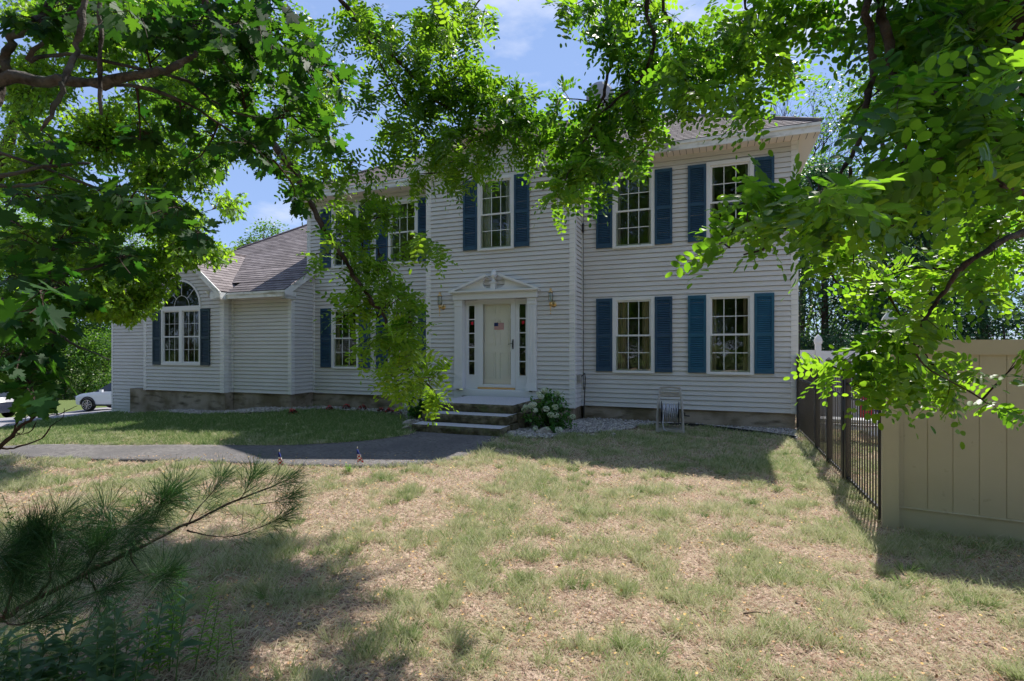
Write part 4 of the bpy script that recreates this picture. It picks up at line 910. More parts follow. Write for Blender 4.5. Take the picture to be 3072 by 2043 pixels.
class Leaves:
    def __init__(s): s.P = []; s.A = []; s.N = []; s.L = []; s.W = []; s.T = []
    def add(s, P, A, N, L, W_, T): s.P.append(P); s.A.append(A); s.N.append(N); s.L.append(L); s.W.append(W_); s.T.append(T)
    def build(s, name, tpl, m, parent, local=False):
        P, A, N = (np.concatenate(q) for q in (s.P, s.A, s.N)); L, W_, T = (np.concatenate(q) for q in (s.L, s.W, s.T))
        A = norm(A); N = norm(N-(N*A).sum(-1, keepdims=True)*A); S = np.cross(N, A); tv, tf_ = LT[tpl]
        V = P[:, None]+A[:, None]*(L[:, None]*tv[:, 0])[..., None]+S[:, None]*(W_[:, None]*tv[:, 1])[..., None]+N[:, None]*(L[:, None]*tv[:, 2])[..., None]
        if parent is not None and not local: V = V-np.array(parent.location)
        F_ = (tf_[None]+(np.arange(len(P))*len(tv))[:, None, None]).reshape(-1, 4)
        return np_mesh(name, V.reshape(-1, 3), F_, m, parent, {'tint': np.repeat(np.clip(T, 0, 1), len(tf_))})
def compound(lv, P, A, N, size, r, pairs=6, ll=.042, lw=.023, tint=.5, pod=None):
    """a locust frond: leaflets in pairs along a rachis. P, A, N: one frond per row"""
    n = len(P); A = norm(A); N = norm(N-(N*A).sum(-1, keepdims=True)*A); S = np.cross(N, A); sz = size*r.uniform(.75, 1.15, n)
    droop = r.uniform(.1, .55, n); t0 = np.clip(tint+r.normal(0, .22, n), 0, 1)
    for k in range(pairs+1):
        f = (k+.8)/(pairs+1)
        C_ = P+A*(sz*f)[:, None]+np.array([0, 0, -1.])*(sz*droop*f*f*.6)[:, None]
        ax = norm(A-np.array([0, 0, 1.])*(droop*f)[:, None])
        for s in ((-1, 1) if k < pairs else (0,)):
            a = norm(ax*(.35 if s else 1)+S*s+r.normal(0, .12, (n, 3))); nn = norm(N+r.normal(0, .28, (n, 3)))
            k2 = r.uniform(.8, 1.15, n)*(.8+.4*math.sin(math.pi*min(1, f+.1))); keep = r.random(n) > .05
            lv.add(C_[keep], a[keep], nn[keep], (ll*k2)[keep], (lw*k2)[keep], (t0+r.normal(0, .1, n))[keep])
    return droop, sz
def seg_near(limbs, p):
    best = None
    for L in limbs:
        for q in L:
            d = (q-p).length
            if best is None or d < best[0]: best = (d, q)
    return best[1]
def curve_pts(a, b, r, sag=.06, n=5):
    a = Vector(a); b = Vector(b); L = (b-a).length; o = Vector(r.normal(0, .06*L, 3)); m_ = (a+b)/2+o+Vector((0, 0, sag*L))
    return [a*(1-t)**2+m_*2*t*(1-t)+b*t*t for t in [k/n for k in range(n+1)]]
def dense(L, n=5):
    out = []
    for a, b in zip(L[:-1], L[1:]):
        for k in range(n): out.append(a+(b-a)*(k/n))
    out.append(L[-1]); return out
def _n(): pass
def limbs_from(px): return [[unp(*q[:3]) for q in L] for L in px], [[q[3] for q in L] for L in px]
def wig(L, R_, r, amt=.012):
    """smooth a hand drawn limb and give it knots"""
    P = smooth_line([tuple(p) for p in L], 4); n = len(P); Rr = np.interp(np.linspace(0, len(R_)-1, n), range(len(R_)), R_)
    return [Vector(p)+Vector(r.normal(0, 1, 3))*min(amt, Rr[i]*.35) for i, p in enumerate(P)], list(Rr*(1+.12*r.normal(0, 1, n)))
def make_tree(name, label, base, limb_px, blobs, seed, leaf='locust', lm='locust', bark='bark', tpl='oval', ll=.042, lw=.023, size=.22, pairs=6, extra_limbs=(), cat='tree', group=None, up=.8):
    r = np.random.default_rng(seed); root = empty(name, base, label, cat, group); bv = Vector(base)
    tb = MB(); twb = MB(); Ls = []
    for L in limb_px:
        P, Rr = wig([unp(*q[:3]) for q in L], [q[3] for q in L], r); Ls.append(P); (tb if Rr[0] > .03 else tb).tube(P, Rr, 7)
    for L, Rr in extra_limbs:
        P, R2 = wig([Vector(p) for p in L], Rr, r, .03); Ls.append(P); tb.tube(P, R2, 9)
    lv = Leaves(); nodes = [dense(L, 3) for L in Ls]
    for (u, v, ru, rv, d, n, *o) in blobs:
        tint = o[0] if o else .5; dd = o[1] if len(o) > 1 else .35; c = unp(u, v, d); hub = seg_near(nodes, c)
        mp_ = curve_pts(hub, c, r, .05, 6); nodes.append(mp_)
        if (c-hub).length > .1: twb.tube(mp_, list(np.linspace(.006, .003, 7)), 5)
        K = max(1, int(n/(7 if leaf == 'locust' else 9))); per = max(2, int(math.ceil(n/K)))
        for k in range(K):
            th = r.uniform(0, 6.283); q = math.sqrt(r.random()); e = unp(u+ru*q*math.cos(th), v+rv*q*math.sin(th), d+r.normal(0, dd))
            s0 = mp_[r.integers(1, 7)]; 
            if (e-s0).length > .9: s0 = s0+(e-s0)*.45
            tp = curve_pts(s0, e, r, .12, 5); twb.tube(tp, list(np.linspace(.0035, .0012, 6)), 4)
            T = np.array([tuple(p) for p in tp]); f = r.uniform(.25, 1, per)*5; i = np.minimum(f.astype(int), 4); w = (f-i)[:, None]
            P = T[i]*(1-w)+T[i+1]*w; D = norm(T[i+1]-T[i]); ang = r.normal(0, 1, (per, 3)); A = norm(D*.7+ang*.6+np.array([0, 0, -.25]))
            N = norm(np.array([0, 0, 1.])*up+r.normal(0, .45, (per, 3)))
            if leaf == 'locust': compound(lv, P, A, N, size, r, pairs, ll, lw, tint)
            else:
                pe = P+A*(r.uniform(.3, 1., per)*size)[:, None]; k3 = r.uniform(.65, 1.2, per)
                lv.add(pe, norm(A+np.array([0, 0, -.35])+r.normal(0, .3, (per, 3))), N, ll*k3, lw*k3, tint+r.normal(0, .22, per))
                if size > .05:
                    for a_, b_ in zip(P, pe): twb.tube([tuple(a_), tuple(b_)], .0009, 3, cap=False)
    for b_ in (tb, twb): b_.v = [(a-bv.x, b-bv.y, c_-bv.z) for a, b, c_ in b_.v]
    tb.build('trunk', M[bark], root, True); twb.build('twigs', M['twig'], root); lv.build('crown', tpl, M[lm], root)
    return root
# right-hand locust: trunk outside the frame on the right, limbs across the top
RT = [[(2960,-420,2.7,.075),(3040,0,2.45,.085),(3130,200,2.4,.095),(3330,900,2.3,.11),(3500,2050,2.25,.14)],
 [(2960,-420,2.7,.05),(2760,-250,2.5,.03),(2647,0,2.25,.020),(2656,87,2.2,.019),(2673,195,2.18,.018),(2699,269,2.15,.016),(2725,308,2.15,.011),(2665,330,2.15,.009),(2600,348,2.13,.008)],
 [(2960,-420,2.7,.05),(2700,-300,2.5,.028),(2604,0,2.2,.015),(2612,87,2.18,.014),(2621,195,2.15,.013),(2602,304,2.1,.012),(2595,373,2.08,.0105),(2565,452,2.05,.009),(2526,512,2.0,.0085),(2482,578,1.95,.0075),(2417,643,1.9,.0065),(2352,690,1.86,.005),(2290,745,1.84,.004),(2230,765,1.83,.0025)],
 [(3160,300,2.35,.02),(2990,200,2.4,.010),(2834,262,2.2,.007),(2725,318,2.12,.0065),(2656,347,2.12,.006),(2610,362,2.1,.005)],
 [(3200,620,2.3,.02),(3021,565,2.1,.009),(3003,543,2.1,.0085),(2960,512,2.1,.008),(2895,499,2.1,.0075),(2830,478,2.1,.007),(2743,456,2.1,.0065),(2678,417,2.1,.005)],
 [(3240,640,2.3,.025),(3060,700,2.1,.013),(2934,768,2.0,.010),(2873,811,2.0,.0095),(2843,855,2.0,.0085),(2808,911,2.0,.0075),(2760,985,2.0,.006),(2743,1050,2.0,.004),(2790,1110,2.0,.003),(2900,1170,2.0,.002)],
 [(2552,500,2.05,.006),(2553,560,2.05,.005),(2563,681,2.0,.004),(2560,790,2.0,.002)],
 [(2960,-420,2.9,.05),(2400,-420,3.3,.035),(2000,-300,3.9,.03),(1944,0,3.9,.017),(1962,108,3.9,.016),(1950,175,3.9,.014),(1918,243,3.9,.011),(1849,300,3.9,.008),(1797,345,3.9,.006)],
 [(2100,-330,3.8,.03),(1900,-250,4.0,.02),(1840,0,4.0,.016),(1845,80,4.0,.015),(1840,156,4.0,.014),(1819,243,4.0,.012),(1797,330,4.0,.0105),(1762,404,4.0,.009),(1719,478,4.0,.007),(1690,560,4.0,.004)],
 [(2400,-420,3.3,.025),(2100,-200,3.8,.02),(1988,0,3.9,.013),(2027,87,3.9,.012),(2048,174,3.9,.01),(2060,260,3.9,.006)],
 [(2400,-420,3.3,.025),(2300,-150,3.5,.015),(2270,0,3.6,.011),(2243,87,3.6,.009),(2209,156,3.6,.006)],
 [(2300,-100,3.5,.012),(2235,0,3.5,.009),(2250,40,3.5,.007),(2268,90,3.5,.004)]]
RTB0 = [(2760,60,260,110,2.6,110,.35),(2760,-130,300,60,2.3,70,.35),(2950,100,150,150,2.4,60,.3),(2700,230,90,150,2.35,45,.35),(2800,330,170,120,2.3,50,.35),(2980,380,110,160,2.2,55,.35),
 (2850,560,230,120,2.2,75,.5),(2700,490,90,100,2.2,26,.5),(2570,330,25,50,2.5,4,.3),(2500,640,100,110,2.0,30,.5),(2400,670,80,65,1.9,20,.55),(2240,660,85,80,1.85,17,.55),(2180,740,40,50,1.85,6,.6),(2330,620,80,50,1.9,10,.5),
 (2680,680,190,110,2.15,60,.6),(2960,720,150,110,2.2,50,.65),(2860,820,190,90,2.1,60,.65),(2630,840,110,50,2.1,22,.6),(2510,850,50,90,2.0,10,.6),(2470,740,60,60,2.0,12,.6),
 (2720,980,120,90,2.05,40,.65),(2600,1080,110,70,2.05,24,.65),(2790,1090,150,80,2.05,40,.65),(2560,1170,50,90,2.0,12,.65),(2880,1160,90,50,2.05,16,.65),(2960,1210,45,40,2.0,5,.65),(2650,1190,60,50,2.0,8,.65),(3075,1070,22,35,2.0,4,.6),(2480,1090,70,40,2.05,8,.6),
 (2700,-260,420,200,3.0,330,.4),(3100,-150,200,300,2.8,160,.4),(1790,-110,120,55,7.5,190,.4,.5),(1600,-150,150,60,8.2,330,.4,.5),(1690,-130,120,55,8.8,200,.4,.5),(1540,-150,170,100,9.3,420,.4,.7),(1700,-120,150,80,9.2,330,.4,.7),(1860,-190,140,90,8.8,280,.4,.6),(2010,-250,100,80,8.4,120,.4,.5),(1350,-160,150,100,9.0,250,.4,.7)]  # clumps above the view, added to shade the lower-left lawn and leaves below
RTB = [(a, b, c, d, e+(.85 if (b > 700 and a > 2450) else 0), int(f*(1.0 if b > 700 else (1.5 if b < 400 else (.85 if a < 2480 else .85)))), *g) for a, b, c, d, e, f, *g in RTB0]
RT2 = [(1950,60,190,90,4.2,90,.5,.5),(2130,150,170,130,3.9,95,.5,.5),(2280,120,160,130,3.7,85,.5),(2380,60,110,100,3.5,45,.45),(1880,200,130,110,4.1,85,.45),(2020,240,140,90,4.1,65,.5),(2160,300,120,80,3.8,45,.5),(2080,290,50,60,3.9,14,.5),(2330,230,100,60,3.6,26,.5),
 (1830,330,140,90,4.1,80,.4),(1760,420,130,90,4.1,75,.4),(1720,520,110,80,4.1,55,.45),(1680,590,80,45,4.1,26,.65),(1810,540,60,80,4.1,26,.5),(1960,420,60,60,4.0,18,.45),(1900,480,60,50,4.1,16,.45),(1930,330,80,70,4.1,30,.4),(1700,30,60,40,4.3,16,.5),(1780,90,90,70,4.2,34,.5),
 (1650,300,40,60,4.2,14,.3),(1640,430,50,60,4.2,14,.4),(2170,330,30,50,3.8,7,.5),(2060,350,50,40,3.9,10,.5),(2200,-200,500,150,4.2,110,.4),(1800,-150,200,120,4.4,50,.4)]
tb_ = unp(3500, 2050, 2.25)
make_tree('locust_tree', 'black locust tree reaching in from the right over the lawn and roof', (tb_.x, tb_.y, g1(tb_.x, tb_.y)), RT, RTB+RT2, 11, ll=.046, lw=.027, size=.23, pairs=6)
# left-hand locust, bright middle crown and the long drooping bough
LB = [[(-900,2500,3.2,.16),(-700,800,3.4,.13),(-300,-300,3.8,.10),(200,-700,4.2,.08),(700,-500,4.4,.05)],
 [(200,-700,3.95,0.0750),(540,-260,3.95,0.0400),(612,0,3.95,0.0275),(643,56,3.95,0.0263),(660,143,3.95,0.0250),(686,230,3.95,0.0250),(738,321,3.95,0.0238),(803,404,3.95,0.0287),(868,491,3.95,0.0225),(907,551,3.95,0.0213),(934,617,3.95,0.0200),(973,688,3.95,0.0187),(1024,763,3.95,0.0181),(1059,824,3.95,0.0163),(1111,898,3.95,0.0163),(1146,937,3.95,0.0125),(1161,985,3.95,0.0100),(1168,1050,3.95,0.0063),(1150,1110,3.95,0.0037)],
 [(1161,985,4.2,.006),(1190,1060,4.2,.005),(1230,1110,4.2,.004),(1280,1150,4.2,.002)],
 [(700,-500,4.4,.05),(900,-200,4.5,.028),(1024,0,4.5,.018),(1080,65,4.5,.017),(1140,130,4.5,.015),(1198,187,4.5,.015),(1267,260,4.5,.014),(1306,304,4.5,.013),(1384,347,4.5,.012),(1432,391,4.5,.008),(1490,430,4.5,.004)],
 [(1080,65,4.5,.012),(1150,204,4.5,.008),(1211,304,4.5,.007),(1267,356,4.5,.005),(1320,380,4.5,.003)],
 [(738,321,4.2,.006),(800,350,4.3,.005),(900,350,4.3,.003)],[(1024,763,4.2,.005),(1080,750,4.2,.004),(1180,740,4.1,.003),(1300,745,4.1,.002)],[(700,-500,4.4,.04),(1200,-350,4.8,.03),(1500,-150,4.8,.015),(1400,60,4.6,.006)]]
LBB = [(620,250,130,120,5.2,70,.4),(760,420,120,100,5.2,75,.4),(880,510,100,70,5.0,36,.45),(650,430,90,80,5.2,40,.4),(760,60,150,90,5.2,80,.4),(560,110,100,90,5.2,50,.35),(960,300,90,90,5.0,46,.45),(480,300,120,100,5.4,50,.4),(700,70,110,60,4.1,16,.95),(700,190,140,110,4.7,34,.4),(850,290,120,110,4.7,30,.35),(600,60,110,80,4.7,22,.4),(900,120,130,110,4.8,34,.4),(560,330,110,80,4.8,18,.35),(1330,80,150,110,4.7,110,.65,.5),(1200,170,150,120,4.7,85,.6,.5),(1380,220,110,110,4.6,75,.6),(1080,90,110,90,4.6,50,.5),(1290,300,110,90,4.6,60,.55),(1440,320,110,70,4.5,60,.4),(1530,360,90,60,4.5,45,.35),(1580,310,60,60,4.5,20,.3),
 (1250,440,110,70,4.6,65,.65),(1400,440,120,70,4.5,65,.5),(1320,520,90,60,4.5,50,.8),(1420,530,70,45,4.5,26,.85),(1560,440,70,55,4.5,30,.4),(1180,400,50,70,4.6,18,.5),(1110,290,50,50,4.5,9,.3),(1380,560,40,40,4.5,10,.7),(1230,530,50,40,4.5,12,.7),
 (860,440,60,70,4.3,20,.5),(960,560,90,90,4.3,40,.6),(1080,620,110,70,4.2,44,.7),(1190,640,70,40,4.2,18,.6),(1220,730,70,40,4.1,20,.8),(1330,755,50,22,4.1,9,.8),(1060,730,80,60,4.2,32,.7),(950,760,40,80,4.3,9,.5),
 (1150,820,100,70,4.2,48,.6),(1100,920,100,70,4.2,45,.65),(1190,900,70,60,4.2,34,.5),(1200,985,70,60,4.2,32,.55),(1130,1020,80,60,4.1,34,.75),(1220,1080,90,60,4.1,40,.85),(1180,1150,60,40,4.1,24,.95),(1300,1170,45,25,4.05,14,1.0),(1290,1130,70,50,4.1,26,.95),(1310,1185,50,25,4.1,12,1.0),(1060,860,60,50,4.2,16,.6),
 (1000,480,60,60,4.4,18,.5),(1100,500,80,60,4.5,24,.5),(900,-180,400,130,4.8,90,.5),(1350,-150,300,110,5,70,.5)]
tb_ = unp(-900, 2500, 3.2)
LBB = [(a, b, c, d, e, int(f*(1.7 if (b < 400 and a > 560) else 1.2)), *g) for a, b, c, d, e, f, *g in LBB]
make_tree('locust_tree', 'locust tree from the left with a long dark bough drooping before the front door', (tb_.x, tb_.y, g1(tb_.x, tb_.y)), LB, LBB, 12, ll=.046, lw=.021, size=.20, pairs=5, lm='locust_small')
# dark maple close by on the left
MP = [[(-700,2400,2.3,.13),(-520,900,2.3,.10),(-300,330,2.3,.06),(0,236,2.3,.026),(130,243,2.3,.025),(304,247,2.3,.022),(434,221,2.25,.018),(499,213,2.2,.015),(560,180,2.2,.011),(590,156,2.2,.008)],
 [(-300,330,2.3,.05),(-60,330,2.4,.035),(0,243,2.5,.022),(13,174,2.5,.020),(43,108,2.5,.019),(108,65,2.5,.018),(165,0,2.6,.017),(230,-120,2.7,.014)],
 [(80,178,2.5,.011),(165,87,2.5,.0105),(213,26,2.5,.009),(240,-40,2.5,.006)],
 [(87,180,2.4,.010),(208,165,2.5,.009),(390,200,2.6,.0085),(560,243,2.7,.008),(620,290,2.8,.0075),(738,347,2.8,.006),(886,356,2.9,.004)],
 [(235,-60,1.9,.011),(247,0,1.9,.011),(243,87,1.9,.011),(226,152,1.9,.010),(195,243,1.85,.0095),(174,304,1.85,.009),(143,360,1.85,.007),(122,395,1.85,.003)],
 [(290,-60,2.0,.008),(300,0,2.0,.008),(302,108,2.0,.0075),(300,243,2.0,.007),(304,347,2.0,.006)],
 [(-300,560,2.3,.02),(0,530,2.2,.0085),(130,499,2.2,.007),(269,491,2.2,.005)],[(-300,600,2.3,.02),(0,560,2.2,.008),(90,555,2.2,.007),(160,535,2.2,.005)],
 [(0,455,2.2,.006),(200,530,2.3,.0065),(430,620,2.4,.005),(560,700,2.4,.003)],
 [(-200,800,2.2,.015),(0,905,2.0,.009),(90,870,2.0,.008),(200,820,2.0,.006),(290,800,2.0,.004)],
 [(300,250,2.3,.009),(420,262,2.4,.008),(560,310,2.5,.007),(700,400,2.6,.005),(820,480,2.6,.003)],
 [(-200,1000,2.2,.012),(0,960,2.0,.008),(120,980,2.0,.006),(240,1040,2.0,.004),(330,1080,2.0,.002)]]
MPB = [(120,60,150,80,2.5,20,.3),(420,60,200,70,2.5,34,.35),(640,70,140,90,2.6,32,.35),(830,110,170,110,2.7,46,.3),(950,210,120,110,2.7,26,.4),(720,260,130,100,2.7,28,.3),(540,330,150,70,2.6,20,.25),(860,330,130,90,2.7,26,.3),(960,430,100,60,2.8,16,.35),
 (760,450,110,80,2.7,20,.3),(880,560,90,60,2.8,12,.3),(420,420,120,80,2.5,16,.3),(600,470,110,70,2.6,16,.3),(180,430,130,60,2.3,10,.25),(100,600,130,70,2.2,16,.3),(330,600,170,70,2.3,24,.3),(540,640,110,80,2.4,20,.3),(620,720,60,60,2.4,9,.3),
 (160,740,160,70,2.1,20,.25),(380,770,120,60,2.2,14,.3),(80,860,110,70,2.0,14,.25),(200,875,110,55,2.0,14,.25),(90,990,110,60,2.0,14,.2),(160,975,70,35,2.0,9,.25),(60,1100,90,60,1.9,12,.2),(100,1110,50,45,1.95,8,.2),(90,1190,80,45,1.9,10,.2),(60,1140,30,30,1.95,3,.2),
 (300,-150,400,120,2.8,60,.3),(800,-120,300,100,2.9,40,.3)]
tb_ = unp(-700, 2400, 2.3)
MPB = [(a, b, c, d, e, int(f*(4.0 if b < 300 else 3.0)), *g) for a, b, c, d, e, f, *g in MPB]
make_tree('maple_tree', 'dark leaved maple close to the camera filling the upper left corner', (tb_.x, tb_.y, g1(tb_.x, tb_.y)), MP, MPB, 13, leaf='single', lm='maple', bark='greybark', tpl='maple', ll=.070, lw=.064, size=.07, up=.9)
# bright tree by the garage end
OK = [[(-150,1500,8.6,.16),(-120,1000,8.8,.13),(0,500,9,.10),(150,100,9.2,.06),(250,-200,9.3,.03)],[(0,500,9,.06),(200,420,8.8,.04),(420,500,8.6,.02),(600,640,8.4,.008)],[(-40,650,8.9,.05),(150,700,8.6,.03),(350,780,8.4,.012)],[(-100,900,8.8,.03),(100,900,8.5,.015),(250,950,8.3,.006)],[(100,250,9.1,.04),(350,200,9,.02),(550,150,9,.008)]]
OKB = [(545,790,50,35,8.6,300,.6,.3),(480,860,50,40,8.6,260,.6,.3),(650,220,130,110,8.8,700,.5,.5),(520,420,110,90,8.8,600,.5,.5),(60,380,120,110,8.8,700,.5,.5),(620,560,60,60,8.6,260,.6,.5)]
r_ = np.random.default_rng(5)
for (u, v, ru, rv, n) in [(100,250,160,130,420),(300,120,170,110,420),(480,250,130,120,300),(560,120,120,90,200),(330,400,180,120,560),(120,520,160,120,520),(480,520,120,90,360),(620,480,80,80,150),(300,640,170,90,520),(520,680,110,70,330),(640,760,70,40,120),(100,760,150,90,400),(340,800,150,70,400),(470,800,80,50,130),(420,900,80,50,170),(300,900,110,60,260),(380,950,50,30,60),(120,920,110,70,240),(560,740,80,60,150),(700,620,50,50,50),(150,30,180,70,300),(400,10,200,60,260),(700,100,90,80,120),(640,300,60,80,80)]:
    OKB.append((u, v, ru, rv, 8.7+r_.normal(0, .3), int(n*8), .55, .5))
tb_ = unp(-150, 1500, 8.6)
make_tree('oak_tree', 'sunlit bright green tree overlapping the garage end of the house', (tb_.x, tb_.y, g1(tb_.x, tb_.y)), OK, OKB, 14, leaf='single', lm='oak', bark='bark', tpl='oakish', ll=.095, lw=.06, size=.045, up=.6)
# bare twigs and saplings at lower left
def twiggy(name, label, pts, cat='branch'):
    q = MB(); base = None
    for L in pts:
        P, R_ = wig([unp(*p[:3]) for p in L], [p[3] for p in L], rng, .004)
        if base is None: base = P[0]
        q.tube(P, R_, 5)
    q.v = [(a-base.x, b-base.y, c-base.z) for a, b, c in q.v]
    o = q.build(name, M['twig'], None, True); o.location = base; return tag(o, label, cat)
twiggy('bare_branch', 'leafless dark twigs forking up over the path at the far left', [
 [(-60,1370,1.9,.008),(0,1343,1.9,.0075),(42,1297,1.9,.006),(60,1280,1.9,.0055),(90,1262,1.9,.005),(120,1240,1.9,.0045),(145,1232,1.9,.004),(158,1212,1.9,.004),(153,1203,1.9,.003)],[(0,1343,1.9,.004),(30,1345,1.9,.003),(75,1335,1.9,.0028),(120,1318,1.9,.0025),(140,1300,1.9,.0023),(152,1278,1.9,.002)],
 [(42,1297,1.9,.0035),(50,1270,1.9,.003),(62,1245,1.9,.002)],[(60,1258,1.9,.002),(50,1252,1.9,.002),(48,1243,1.9,.0015)],[(42,1297,1.9,.0025),(70,1302,1.9,.002),(95,1290,1.9,.002),(108,1266,1.9,.0015)],[(20,1325,1.9,.0025),(45,1308,1.9,.002),(68,1297,1.9,.0015),(75,1260,1.9,.0015),(83,1248,1.9,.001)],[(150,1245,1.9,.002),(175,1244,1.9,.0018),(200,1232,1.9,.0015),(232,1217,1.9,.001)],[(152,1278,1.9,.0015),(172,1265,1.9,.0013),(190,1250,1.9,.0012),(193,1225,1.9,.001)],[(158,1212,1.9,.0025),(170,1207,1.9,.002),(180,1192,1.9,.001)]], 'branch')

# ---------------------------------------------------------------- pine bough
pr = np.random.default_rng(21)
pb = empty('pine_tree', tuple(unp(-260, 2000, 1.9)), 'pine bough with long needles reaching up from the lower left corner', 'tree')
pbv = Vector(pb.location); pl = [ [(-260,1960,1.9,.016),(0,1862,2.0,.011),(80,1810,2.05,.0105),(250,1725,2.15,.0095),(400,1650,2.25,.0085),(520,1590,2.35,.0075),(600,1555,2.4,.006),(700,1505,2.5,.005),(790,1470,2.55,.004),(860,1440,2.6,.003)],
 [(560,1580,2.35,.004),(590,1530,2.4,.003),(625,1490,2.45,.0025),(660,1445,2.5,.002)],[(700,1505,2.5,.003),(725,1490,2.5,.002),(760,1430,2.5,.0015)],[(560,1590,2.35,.004),(620,1605,2.4,.003),(690,1610,2.45,.0025),(760,1590,2.5,.0022),(850,1550,2.55,.0015)],[(760,1515,2.5,.002),(830,1505,2.55,.0015),(870,1490,2.55,.001)],
 [(390,1655,2.2,.004),(400,1690,2.2,.003),(430,1725,2.2,.0028),(470,1733,2.2,.0025),(500,1720,2.2,.0015)],[(250,1728,2.1,.004),(275,1750,2.1,.003),(295,1775,2.1,.0025),(335,1755,2.1,.0015)],[(390,1650,2.25,.004),(440,1600,2.3,.003),(475,1535,2.3,.0025),(490,1500,2.3,.0015)],[(250,1720,2.1,.004),(280,1670,2.1,.003),(300,1640,2.1,.0015)],[(100,1800,2.0,.005),(150,1740,2.0,.004),(145,1680,2.0,.003),(125,1640,2.0,.002)],
 [(0,1862,2.0,.004),(60,1875,2.0,.003),(160,1840,2.0,.0015)],[(10,1855,1.95,.005),(40,1760,1.95,.004),(60,1700,1.95,.002)],[(-40,1700,1.9,.006),(60,1640,2.0,.004),(100,1590,2.0,.002)],[(400,1640,2.25,.003),(350,1590,2.2,.002),(300,1560,2.2,.0015)]]
q = MB(); tips = []
for L in pl:
    P, Rr = wig([unp(*p[:3]) for p in L], [p[3] for p in L], pr, .004); q.tube(P, Rr, 6); tips.append((P, Rr))
q.v = [(a-pbv.x, b-pbv.y, c-pbv.z) for a, b, c in q.v]; q.build('branch', M['bark'], pb, True)
lv = Leaves()
def tuft(P, D, n, ln, spread=.75):
    A = norm(np.array(D)[None]*1.0+pr.normal(0, spread, (n, 3))*.8+np.array([0, 0, -.05])); Pp = np.repeat(np.array([P]), n, 0)+pr.normal(0, .006, (n, 3))
    L = ln*pr.uniform(.7, 1.15, n); lv.add(Pp, A, norm(pr.normal(0, 1, (n, 3))), L, np.full(n, .0022), .45+pr.normal(0, .25, n))
for k, (P, Rr) in enumerate(tips):
    n = len(P); st_ = 0 if k else int(n*.62)
    for i in range(st_, n):
        D = (P[min(i+1, n-1)]-P[max(i-1, 0)]).normalized()
        if k == 0 or i > n*.35 : tuft(tuple(P[i]), tuple(D), 9 if i < n-1 else 34, .135)
    e = P[-1]; D = (P[-1]-P[-3]).normalized()
    for j in range(4): tuft(tuple(e-D*.03*j), tuple(D), 34, .14)
for (u, v, d, n) in [(490,1500,2.3,200),(125,1650,2.0,240),(300,1650,2.1,140),(60,1700,1.95,200),(230,1610,2.1,140),(380,1590,2.2,160),(430,1560,2.25,140),(20,1780,1.95,140),(180,1560,2.0,100),(330,1540,2.2,100),(495,1725,2.2,80),(335,1755,2.1,80),(60,1880,2.0,100),(100,1590,2.0,120),(540,1470,2.35,90),(170,1720,2.0,160),(250,1680,2.1,130),(350,1640,2.2,120),(60,1620,2.0,160),(0,1680,1.9,160)]:
    for j in range(2): a = pr.normal(0, .5, 3); tuft(tuple(unp(u+pr.normal(0,14), v+pr.normal(0,10), d)), (.55+a[0], .3+a[1], .25+a[2]), int(n*.62), .17, 1.1)
lv.build('needles', 'lite', M['needle'], pb)

# ---------------------------------------------------------------- weeds in the corner
M['weedstem'] = mat('weed_stem', (.12,.20,.06), .6, .2)
def weed(name, label, u, v, Z, h, n, ll, lw, m, seed, lean=(0, 0), cat='weed', spread=.05):
    r = np.random.default_rng(seed); x, y = gpt(u, v, Z); root = empty(name, (x, y, g1(x, y)), label, cat, 'weeds at the lower left'); q = MB(); lv = Leaves()
    for s in range(n):
        a = Vector((r.normal(0, spread), r.normal(0, spread), 0)); hh = h*r.uniform(.6, 1.05); b = a+Vector((lean[0]*hh+r.normal(0, .12*h), lean[1]*hh+r.normal(0, .12*h), hh)); P = curve_pts(a, b, r, .05, 6); q.tube(P, list(np.linspace(.0035, .0012, 7)), 4)
        T = np.array([tuple(p) for p in P]); k = int(hh/(.008 if m == 'weed2' else .016)); f = np.linspace(.15, 1, k)*6-1e-3; i = f.astype(int); w = (f-i)[:, None]; PP = T[i]*(1-w)+T[i+1]*w
        th = np.arange(k)*2.4+r.random()*6; A = np.stack([np.cos(th), np.sin(th), r.uniform(.1, .7, k)], -1); sc = (1.1-.5*np.linspace(0, 1, k))*r.uniform(.8, 1.2, k)
        lv.add(PP, A, np.tile([0, 0, 1.], (k, 1))+r.normal(0, .25, (k, 3)), ll*sc, lw*sc, .5+r.normal(0, .25, k))
    q.build('stem', M['weedstem'], root); lv.build('leaves', 'lance', M[m], root, True); return root
weed('goldenrod_plant', 'bright green feathery weed, tallest of those near the bottom edge', 500, 2010, -1.6, .48, 7, .065, .013, 'weed2', 31, (.12, .1), spread=.07)
weed('goldenrod_plant', 'bright green feathery weed standing alone right of the taller one', 610, 2015, -1.6, .28, 3, .055, .010, 'weed2', 32, (.1, .0))
weed('broadleaf_weed', 'grey green broad leaved weed under the middle of the pine bough', 360, 2090, -1.6, .50, 7, .11, .04, 'weed', 33, (.15, .1), spread=.1)
weed('broadleaf_weed', 'grey green broad leaved weed in the very bottom left corner', 60, 2150, -1.6, .40, 9, .13, .04, 'weed', 34, (.0, .1), spread=.14)
weed('broadleaf_weed', 'low clump of narrow leaves between the corner weed and the middle one', 200, 2120, -1.6, .32, 9, .10, .025, 'weed', 35, (.1, 0), spread=.12)
weed('lawn_weed', 'small leafy weed by the two little flags', 1045, 1420, -1.57, .12, 4, .04, .02, 'weed2', 36, spread=.03)
weed('sapling', 'slender sapling with small curled leaves at the left edge', -10, 1860, -1.6, 1.0, 2, .045, .016, 'maple', 37, (.16, .05), spread=.02)
for sx in (0,):
    pass

